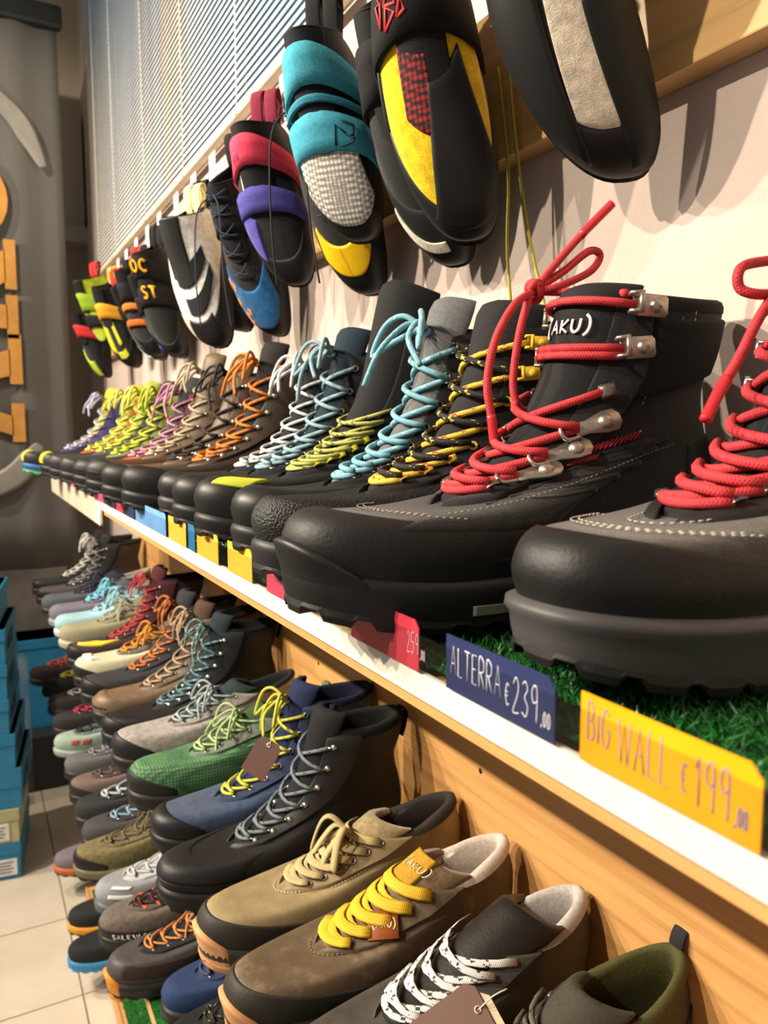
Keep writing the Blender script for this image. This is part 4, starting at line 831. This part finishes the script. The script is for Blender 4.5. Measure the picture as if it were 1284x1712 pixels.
boot('black boot with dusty blue laces, right of the white laced boot', .80, .186, **D(q=1, upper=('leather', '#252527'), toe=('rubber', '#29292a', .45), toe_h=.3, toe_a=1.5, tongue=F_('#22333d'), panel=F_('#222326'), lace='#8fb0bb', lace2='#6f9099', lr=.0023, ne=8, H=1.03, seed=9))
boot('black boot with white laces between the blue laced and orange laced ones', .895, .192, **D(q=1, upper=('leather', '#232325'), toe=('rubber', '#2b2b2d', .45), toe_h=.28, tongue=F_('#1d1e22'), panel=F_('#26272b'), lace='#d8dadb', lace2='#a9adb0', lr=.0020, ne=8, H=.98, mid='#38383a', seed=10))
boot('dark brown boot with bright orange laces', 1.01, .171, **D(q=1, upper=('leather', '#3a322c'), toe=('leather', '#262423'), toe_h=.30, toe_a=1.5, tongue=F_('#2a2624'), panel=('leather', '#42382e'), lace='#d07a25', lr=.0022, ne=8, H=1.05, metal='#b5afa5', hooks=['stud']*8, seed=11, patches=[('collar_trim', F_('#d07a25'), -.9, .9, .96, 1.0, .003)]))
boot('brown leather boot with grey hooks behind the orange laced one', 1.125, .164, **D(q=1, upper=('waxed', '#54422f'), toe=('rubber', '#272626', .5), toe_h=.3, tongue=('leather', '#5f4c35'), panel=('waxed', '#4d3d2c'), lace='#2c2622', lr=.002, ne=7, H=1.0, metal='#b9b5ac', hooks=['stud']*7, seed=12))
boot('tall dark brown leather boot with pale wound laces', 1.26, .160, **D(q=0, upper=('waxed', '#4b3a2a'), toe=('rubber', '#2a2828', .5), toe_h=.3, tongue=('leather', '#5e4b33'), panel=('waxed', '#52402d'), lace='#b3a68c', lr=.002, ne=8, H=1.08, hooks=['stud']*8, seed=13))
boot('black boot with an orange side patch and pink trim', 1.40, .158, **D(q=0, upper=F_('#3b3836'), toe=('rubber', '#2b2b2c', .5), toe_h=.28, tongue=F_('#3b3b3d'), panel=F_('#7a3346'), lace='#c58aa0', lr=.002, ne=7, H=.92, hooks=['stud']*7, patches=[('side_patch', R_('#d8741f'), .8, 1.4, .2, .42, .003)], seed=14))
boot('black boot with lime green laces beside the orange patched one', 1.53, .150, **D(q=0, upper=F_('#2f3030'), toe=('rubber', '#333334', .5), tongue=F_('#3a3c3e'), panel=F_('#6e7440'), lace='#b7c53a', lr=.0026, ne=7, H=.92, seed=15))
boot('grey boot with lime and yellow laces, third from the far end', 1.66, .142, **D(q=0, upper=F_('#3a3a3a'), toe=('rubber', '#343435', .5), tongue=F_('#8a9440'), panel=F_('#4b4b49'), lace='#c8cf52', lr=.0026, ne=7, H=.95, seed=16))
boot('black boot with a yellow toe patch and orange side, second from the far end', 1.80, .138, **D(q=0, upper=F_('#33302e'), toe=('rubber', '#38383a', .5), tongue=F_('#a8a032'), panel=F_('#a4501f'), lace='#cfcf62', lr=.0024, ne=7, H=.95, patches=[('toe_badge', R_('#dfd32a'), -.25, .25, .05, .28, .003)], seed=17))
boot('black boot with a yellow toe patch and blue sole, furthest on the upper shelf', 1.96, .112, **D(q=0, upper=F_('#2b2b2e'), toe=('rubber', '#323234', .5), tongue=F_('#b5a93a'), panel=F_('#3b3560'), lace='#b8b8d6', lr=.0022, ne=7, H=.95, mid='#2a5c88', out='#5ba56e', patches=[('toe_badge', R_('#dfd32a'), -.3, .2, .05, .28, .003)], seed=18))
# --- middle shelf
def shoe(label, y, xtoe, z=ZS2, group=GM, **sp): sp.setdefault('kind', 'low'); return boot(label, y, xtoe, z, group, **sp)
LS = dict(mid='#33312f', out='#2a2826', lining='#8a8580', lug=.005)
def E_(**k): d = dict(LS); d.update(k); return d
shoe('dark olive low shoe with a pull loop at the bottom right corner', .392, .185, **E_(q=1, upper=F_('#4a4840'), panel=F_('#3d3b35'), tongue=F_('#45433c'), lining='#4b4a30', lace='#5b5a4c', lace2='#2a2a22', lr=.0022, H=1.08, loop='#2c2c2c', heel=F_('#3a3932'), seed=21, bow=False))
shoe('dark grey leather shoe with white flecked laces and pale lining', .496, .178, **E_(q=1, upper=('leather', '#4b4946'), panel=('leather', '#4a4845'), tongue=('leather', '#2f2c2a'), lining='#a8a4a0', lace='#dedcd8', lace2='#3a3a3a', flat=True, lr=.0030, ne=5, hw=(.017, .023), eye_out=.005, H=1.0, pad=.006, seed=22, bowl=.04, bow=False, tongue_t=1.16, hooks=[None]*6))
BRN = shoe('brown waxed leather shoe with broad yellow laces and gum toe', .602, .172, **E_(q=2, upper=('waxed', '#5d4f3d', None, '#8a7860'), panel=('waxed', '#5a4d3b', None, '#84735c'), toe=('leather', '#3a3733', .6), toe_h=.30, toe_a=1.6, bumper=('rubber', '#c08a5c', .55), bumper_h=.15, bumper_a=.60, mid='#3a3835', out='#b57f52', tongue=('suede', '#6e5c44'), lining='#b8aea4', lace='#e0b422', lr=.0058, flat=True, ne=5, hw=(.016, .021), H=1.0, pad=.006, lacing='bar', bow=False, tongue_t=1.10, hooks=[None]*6))
BR, BS = BRN
b_ = MB(); P_ = [BS.Q(.36, v, .012 + .004 * math.sin(i)) for i, v in enumerate((.82, .80, .76))]
f_ = on_surface(BS, .66, .80, .0075); c_, n_ = f_(0, 0); X_ = np.array(f_(.001, 0)[0]) - c_; X_ /= np.linalg.norm(X_); Y_ = np.cross(n_, X_)
b_.plate(c_ - n_ * .001, X_, Y_, n_ + X_ * .25, [(-.014, -.013), (.014, -.013), (.014, .013), (-.014, .013)], .0018, .0004); b_.build('leather_tag', mat('leather', '#8a4a20'), BR)
b_ = MB(); strokes(b_, '(AKU)', lambda x, y: (c_ + X_ * (x - .009) + Y_ * (y - .003) + n_ * .0012, n_), .0065, .0005, .2); b_.build('lettering', mat('rubber', '#d9c3a2', .6), BR)
b_ = MB(); padd(b_, BS, -.42, .42, .965, 1.10, .0085, 8, 8); b_.build('tongue_tab', mat('fabric', '#a8801f'), BR)
b_ = MB(); strokes(b_, '(AKU)', on_surface(BS, -.22, 1.03, .0092), .0075, .0006, .2); b_.build('lettering', mat('rubber', '#d8cdb0', .6), BR)
b_ = MB(); stitch(b_, BS, [(-.8, .68), (-.45, .635), (0, .62), (.45, .635), (.8, .68), (.95, .80)], .0014, .0024, .002, .0004); b_.build('stitching', mat('rubber', '#8f7d5e', .7), BR)['kind'] = 'stuff'
TAN = shoe('tan nubuck shoe with flat beige laces tied in a bow', .705, .176, **E_(q=1, upper=('waxed', '#8d7d5c', None, '#a08f6c'), panel=('waxed', '#86765a', None, '#98876a'), toe=('leather', '#3b3935', .6), toe_h=.30, toe_a=1.6, bumper=('rubber', '#c89567', .55), bumper_h=.15, bumper_a=.6, mid='#3b3936', out='#b98556', tongue=('suede', '#8a7a5a'), lining='#3a3532', insole='#6b3e22', lace='#b8a878', lr=.0044, flat=True, ne=6, hw=(.015, .020), lacing='bar', H=1.0, pad=.006, seed=24, bowl=.04))
b_ = MB(); stitch(b_, TAN[1], [(-.85, .69), (-.45, .635), (0, .62), (.45, .635), (.85, .69), (1.0, .80), (1.1, .92)], .0014, .0022, .0016, .0004); stitch(b_, TAN[1], [(1.06, .60), (1.2, .72), (1.3, .84)], .0014, .0022, .0016, .0004); b_.build('stitching', mat('rubber', '#d5c9ab', .7), TAN[0])['kind'] = 'stuff'
boot('black leather mid boot with grey blue laces and a heel loop', .815, .160, ZS2, GM, **D(q=2, H=.88, upper=('leather', '#2b2a2b', .55), panel=('leather', '#2c2b2c'), toe=None, rand=('rubber', '#262526', .5), rand_h=.10, tongue=F_('#232226'), lace='#6f7b82', lace2='#3f474c', lr=.0021, ne=7, hooks=['stud']*7, metal='#b9b6b0', loop='#1a1a1a', hs=.9, pad=.006, seed=25, bow=False, patches=[('toe_cap', ('leather', '#302f30', .5), -1.2, 1.2, .12, .34, .0014)]))
shoe('navy blue boot with yellow laces half hidden behind the black leather boot', .93, .177, kind='boot', **D(q=1, H=.86, upper=('suede', '#33425c'), panel=F_('#2b3550'), toe=('rubber', '#2d2d2f', .45), toe_h=.28, tongue=F_('#27304a'), lace='#c9c846', lr=.0020, ne=7, lining='#20263a', seed=26, loop='#c6b43a'))
shoe('green mesh low shoe with pale green laces and black toe', 1.06, .172, **E_(q=1, upper=('mesh', '#5f8d5d', None, '#345640'), panel=F_('#6a7468'), toe=('rubber', '#333435', .5), toe_h=.24, tongue=F_('#3c4a38'), lining='#2b3a28', lace='#a9c487', lr=.0018, ne=5, H=1.2, heel=F_('#3d6a3a'), seed=27, loop='#3f6a3c'))
shoe('light grey nubuck shoe with black toe cap, left of the green mesh one', 1.19, .172, **E_(q=1, upper=('suede', '#8f8a86'), panel=('suede', '#7f7a77'), toe=('rubber', '#2e2e30', .5), toe_h=.30, tongue=F_('#2e3a3c'), lining='#23282a', lace='#9fb0b0', lr=.0018, ne=5, H=1.15, seed=28))
boot('black boot with teal laces and shiny studs', 1.29, .172, ZS2, GM, **D(q=1, H=.95, upper=('leather', '#2c2b2c'), panel=F_('#2b2e30'), tongue=F_('#27343a'), lace='#4f7076', lace2='#9cc4c6', lr=.0021, ne=8, hooks=['stud']*8, metal='#c5c9c9', loop='#161616', seed=29))
boot('brown toed boot with beige laces', 1.40, .172, ZS2, GM, **D(q=0, H=.95, upper=('leather', '#6b5846'), panel=('leather', '#57483a'), toe=('leather', '#6e5a45', .45), toe_h=.3, rand=('rubber', '#3a3633', .5), tongue=F_('#4c4038'), lace='#b09a7c', lr=.0021, ne=7, hooks=['stud']*7, seed=30))
boot('dark grey boot with orange and black laces', 1.51, .166, ZS2, GM, **D(q=0, H=.95, upper=F_('#3a3a3c'), panel=F_('#333335'), tongue=F_('#37373a'), lace='#c4702c', lace2='#2b2b2b', lr=.0022, ne=7, hooks=['stud']*7, seed=31))
boot('cream and black shoe with yellow orange laces and a white tag on its tongue', 1.62, .166, ZS2, GM, **D(q=0, kind='low', H=1.2, upper=F_('#b9b79c'), panel=F_('#5a574c'), toe=('rubber', '#2e2e30', .5), toe_h=.22, tongue=F_('#5a5040'), lace='#cf8a2c', lr=.0022, ne=5, seed=32, patches=[('paper_tag', R_('#efe9dc'), -.3, .5, .36, .44, .004)]))
boot('maroon and grey boot with red laces and a yellow card on its toe', 1.76, .168, ZS2, GM, **D(q=0, H=1.0, upper=F_('#3c3434'), panel=F_('#45282c'), tongue=F_('#4a2a30'), lace='#b23238', lr=.0020, ne=8, seed=33, patches=[('paper_card', R_('#d8b73c'), .15, .95, .28, .42, .005)]))
shoe('khaki low shoe next to the maroon boot', 1.92, .168, **E_(q=0, upper=F_('#8a876c'), panel=F_('#77745c'), tongue=F_('#6e6b54'), lace='#a9a68a', lr=.0020, H=1.15, mid='#a5a28c', seed=34))
shoe('pale blue low shoe with a white sole', 2.03, .168, **E_(q=0, upper=F_('#8db2bb'), panel=F_('#a4c4c9'), tongue=F_('#6a8890'), lace='#9fd0dc', lr=.0022, H=1.15, mid='#b8c3c4', seed=35))
shoe('violet grey low shoe with bright sky blue laces', 2.15, .166, **E_(q=0, upper=F_('#6b6676'), panel=F_('#5a5564'), tongue=F_('#4c4a56'), lace='#7cc4dc', lr=.0030, H=1.2, mid='#8a8790', seed=36))
shoe('navy low shoe with orange dots along the laces', 2.30, .160, **E_(q=0, upper=F_('#4a5054'), panel=F_('#2b3244'), tongue=F_('#2a3040'), lace='#2d3448', lr=.0020, H=1.15, hooks=['stud']*5, eyecol='#d0603a', seed=37))
boot('dark grey boot with silver studs near the far end of the middle shelf', 2.45, .158, ZS2, GM, **D(q=0, H=.95, upper=F_('#4b4748'), panel=F_('#2f2e31'), tongue=F_('#2b2b2e'), lace='#8a8a8a', lr=.0020, ne=7, hooks=['stud']*7, metal='#c9c9c9', seed=38))
shoe('black shoe with white laces, furthest on the middle shelf', 2.60, .158, kind='boot', **D(q=0, H=.92, upper=F_('#2f2f31'), panel=F_('#242426'), tongue=F_('#2a2a2c'), lace='#d9d7d0', lr=.0026, ne=7, seed=39))
# --- lower shelf
def low3(label, y, xtoe, **sp):
    sp.setdefault('throat', .53); sp.setdefault('hw', (.014, .020)); return boot(label, y, xtoe, ZS3, GL_, **sp)
low3('black shoe with thin dark laces and lime flecks, nearest on the lower shelf', 1.0, .195, **E_(q=1, kind='low', upper=F_('#2b2b2d'), panel=F_('#262628'), tongue=F_('#303032'), lace='#24261f', lace2='#b5bf5a', lr=.0014, ne=6, H=1.15, lining='#222', hooks=['eyelet']*6, seed=41))
low3('navy blue shoe below the orange toed grey one', 1.10, .215, **E_(q=1, kind='low', upper=F_('#24365c'), panel=F_('#2a3550'), tongue=F_('#2a3550'), lace='#3a4868', lining='#1d2434', H=1.1, seed=42))
low3('grey shoe with orange toe bumper and orange laces', 1.20, .152, **E_(q=1, kind='low', upper=('leather', '#4c4a4a'), panel=F_('#2d2c2e'), tongue=F_('#262628'), lace='#d28a4a', lr=.0017, ne=6, H=1.15, lining='#222', bumper=('rubber', '#d0842e', .5), bumper_h=.12, bumper_a=.5, patches=[('side_grid', ('mesh', '#4a352a', None, '#2b2321'), .5, 1.5, .12, .30, .002)], seed=43, hooks=['eyelet']*6))
SAL, SALS = low3('taupe shoe with dark red speckled laces and orange eyelets', 1.32, .158, **E_(q=1, kind='low', upper=('suede', '#5f564e'), panel=F_('#504a46'), toe=('rubber', '#2c2a2a', .5), toe_h=.16, toe_a=1.9, tongue=F_('#2f2c2c'), lace='#4a2622', lace2='#b0532f', lr=.0018, ne=6, H=1.15, lining='#302e2e', hooks=['stud']*6, eyecol='#d8623a', seed=44))
b_ = MB(); strokes(b_, 'SALEWA', on_surface(SALS, .55, .045, .0030), .0085, .0010, .25); b_.build('lettering', mat('rubber', '#d9d9d6', .6), SAL)
low3('silver grey running shoe with white side lines', 1.42, .165, **E_(q=1, kind='low', upper=F_('#84888c'), panel=F_('#a9adb0'), tongue=F_('#8f9396'), lace='#c5c8ca', lr=.0018, ne=5, H=1.15, lining='#55585c', mid='#54585c', patches=[('side_line', R_('#d8dadb'), .55, 1.0, .16, .21, .002), ('side_line', R_('#d8dadb'), .5, .9, .3, .35, .002)], seed=45))
low3('olive suede shoe with a black toe cap', 1.56, .145, **E_(q=1, kind='low', upper=('suede', '#69603f'), panel=('suede', '#5e5638'), toe=('rubber', '#2c2b2b', .5), toe_h=.26, tongue=('suede', '#4f4830'), lace='#6d6446', lr=.0020, H=1.15, lining='#3a3528', mid='#6a644c', seed=46))
low3('dark grey shoe with light blue eyelets', 1.66, .172, **E_(q=0, kind='low', upper=F_('#47474a'), panel=F_('#3a3a3e'), tongue=F_('#3c3c40'), lace='#8ab0c8', lr=.0020, H=1.15, lining='#2c2c2e', seed=47))
low3('black shoe with silvery white laces', 1.77, .170, **E_(q=0, kind='low', upper=F_('#383839'), panel=F_('#303032'), tongue=F_('#333'), lace='#b9c4c8', lr=.0026, H=1.15, lining='#2c2c2e', seed=48))
low3('brownish black shoe with a rosy side', 1.89, .173, **E_(q=0, kind='low', upper=F_('#6a5a55'), panel=F_('#4c423f'), toe=('rubber', '#333', .5), tongue=F_('#443c3a'), lace='#5f5350', lr=.0020, H=1.15, lining='#2c2c2e', seed=49))
low3('plain mid grey shoe with a small orange tab', 2.03, .176, **E_(q=0, kind='low', upper=F_('#5e5e60'), panel=F_('#545456'), tongue=F_('#4c4c50'), lace='#8f9296', lr=.0020, H=1.15, lining='#2c2c2e', loop='#c9782c', seed=50))
low3('mint green shoe with pinkish red marks on its side', 2.19, .166, **E_(q=0, kind='low', upper=F_('#8fa497'), panel=F_('#5f6b66'), tongue=F_('#3f4644'), lace='#31363a', lr=.0022, H=1.15, lining='#2c2c2e', mid='#9aa39e', patches=[('side_mark', R_('#b8404c'), .8, .95, .2, .3, .003), ('side_mark', R_('#b8404c'), 1.05, 1.2, .2, .3, .003)], seed=51))
low3('dark shoe with crimson pink laces', 2.35, .178, **E_(q=0, kind='low', upper=F_('#3a3839'), panel=F_('#45303a'), tongue=F_('#4a2a36'), lace='#a83450', lr=.0036, H=1.2, lining='#2c2c2e', seed=52))
low3('black shoe with white eyelets in the far lower row', 2.53, .180, **E_(q=0, kind='low', upper=F_('#3c3b3c'), panel=F_('#333'), tongue=F_('#2c2c2e'), lace='#d0d0cc', lr=.0022, H=1.15, lining='#2c2c2e', hooks=['stud']*5, eyecol='#dddddd', seed=53))
low3('black shoe with lemon yellow laces', 2.72, .178, **E_(q=0, kind='low', upper=F_('#383838'), panel=F_('#333'), tongue=F_('#2c2c2e'), lace='#d6cc3c', lr=.0032, H=1.15, lining='#2c2c2e', seed=54, loop='#d9a62c'))
low3('dark shoe with rust red laces, furthest on the lower shelf', 2.87, .150, **E_(q=0, kind='low', upper=F_('#3a3735'), panel=F_('#4a3530'), tongue=F_('#5a3026'), lace='#c0552c', lr=.0030, H=1.2, lining='#2c2c2e', hooks=['stud']*5, eyecol='#d8623a', seed=55))
# --- bottom shelf
def low4(label, y, xtoe, **sp): return boot(label, y, xtoe, ZS4, 'shoes on the bottom shelf', **sp)
low4('black running shoe with a bright blue sole edge on the bottom shelf', 1.86, .150, **E_(q=1, kind='low', upper=F_('#2f3136'), panel=F_('#26282c'), tongue=F_('#2c2c2e'), lace='#3a3c40', H=1.15, mid='#3a84b8', out='#3a84b8', lining='#222', seed=61))
low4('black shoe with an orange heel stripe behind the blue soled one', 2.0, .165, **E_(q=0, kind='low', upper=F_('#333436'), panel=F_('#2a2a2c'), tongue=F_('#2c2c2e'), lace='#444', H=1.15, mid='#e0982e', lining='#222', seed=62))
low4('lilac grey running shoe with an orange sole on the bottom shelf', 2.3, .160, **E_(q=0, kind='low', upper=F_('#77707a'), panel=F_('#6a646c'), tongue=F_('#4c4a50'), lace='#8f8a92', H=1.15, mid='#c8683c', lining='#333', seed=63))

# ------------------------------------------------------------------ paper hang tags
def hang_tag(loc, n, up, w_, h_, col, label, back=None, cord=None):
    n = Vector(n).normalized(); up = Vector(up); up = (up - n * up.dot(n)).normalized(); X = up.cross(n)
    r = empty('hang_tag', loc); tag(r, label, 'tag')
    for k, c in enumerate([col] + ([back] if back else [])):
        b_ = MB(); o_ = -n * .0022 * k + X * .010 * k + up * .006 * k
        b_.plate(o_, X, up, n, [(-w_/2, -h_/2), (w_/2, -h_/2), (w_/2, h_/2 - .006), (w_/2 - .006, h_/2), (-w_/2 + .006, h_/2), (-w_/2, h_/2 - .006)], .0008); b_.build('card', mat('rubber', c, .5), r, smooth=False)
    b_ = MB(); b_.tube([up * (h_/2 - .006) + n * .001 + X * .0025 * math.cos(v) + up * .0025 * math.sin(v) for v in np.linspace(0, 6.283, 9)], .0007, n=5); b_.build('eyelet', mat('metal', '#b9b2a5'), r)
    b_ = MB(); b_.tube(crom([up * (h_/2 - .006), up * (h_/2 + .008) + n * .006, up * (h_/2 + .02)], 4), .0006, n=5); b_.build('cord', mat('fabric', '#d8d0c0'), r)
hang_tag((.290, .436, -.440), (-.55, -.35, .65), (.55, -.25, .5), .040, .064, '#4f2a14', 'brown and cream paper leaflet between the white laced shoe and the dark olive shoe', back='#a89c7c')
hang_tag((.300, .872, -.402), (-.5, -.6, .45), (.5, .1, .6), .034, .046, '#4a2c1a', 'brown card tag between the black leather boot and the navy blue boot')
hang_tag((.395, .700, .395), (-.7, -.6, .1), (.1, 0, 1), .040, .075, '#c99a2e', 'golden yellow card tag hanging beside the teal strapped climbing shoe')
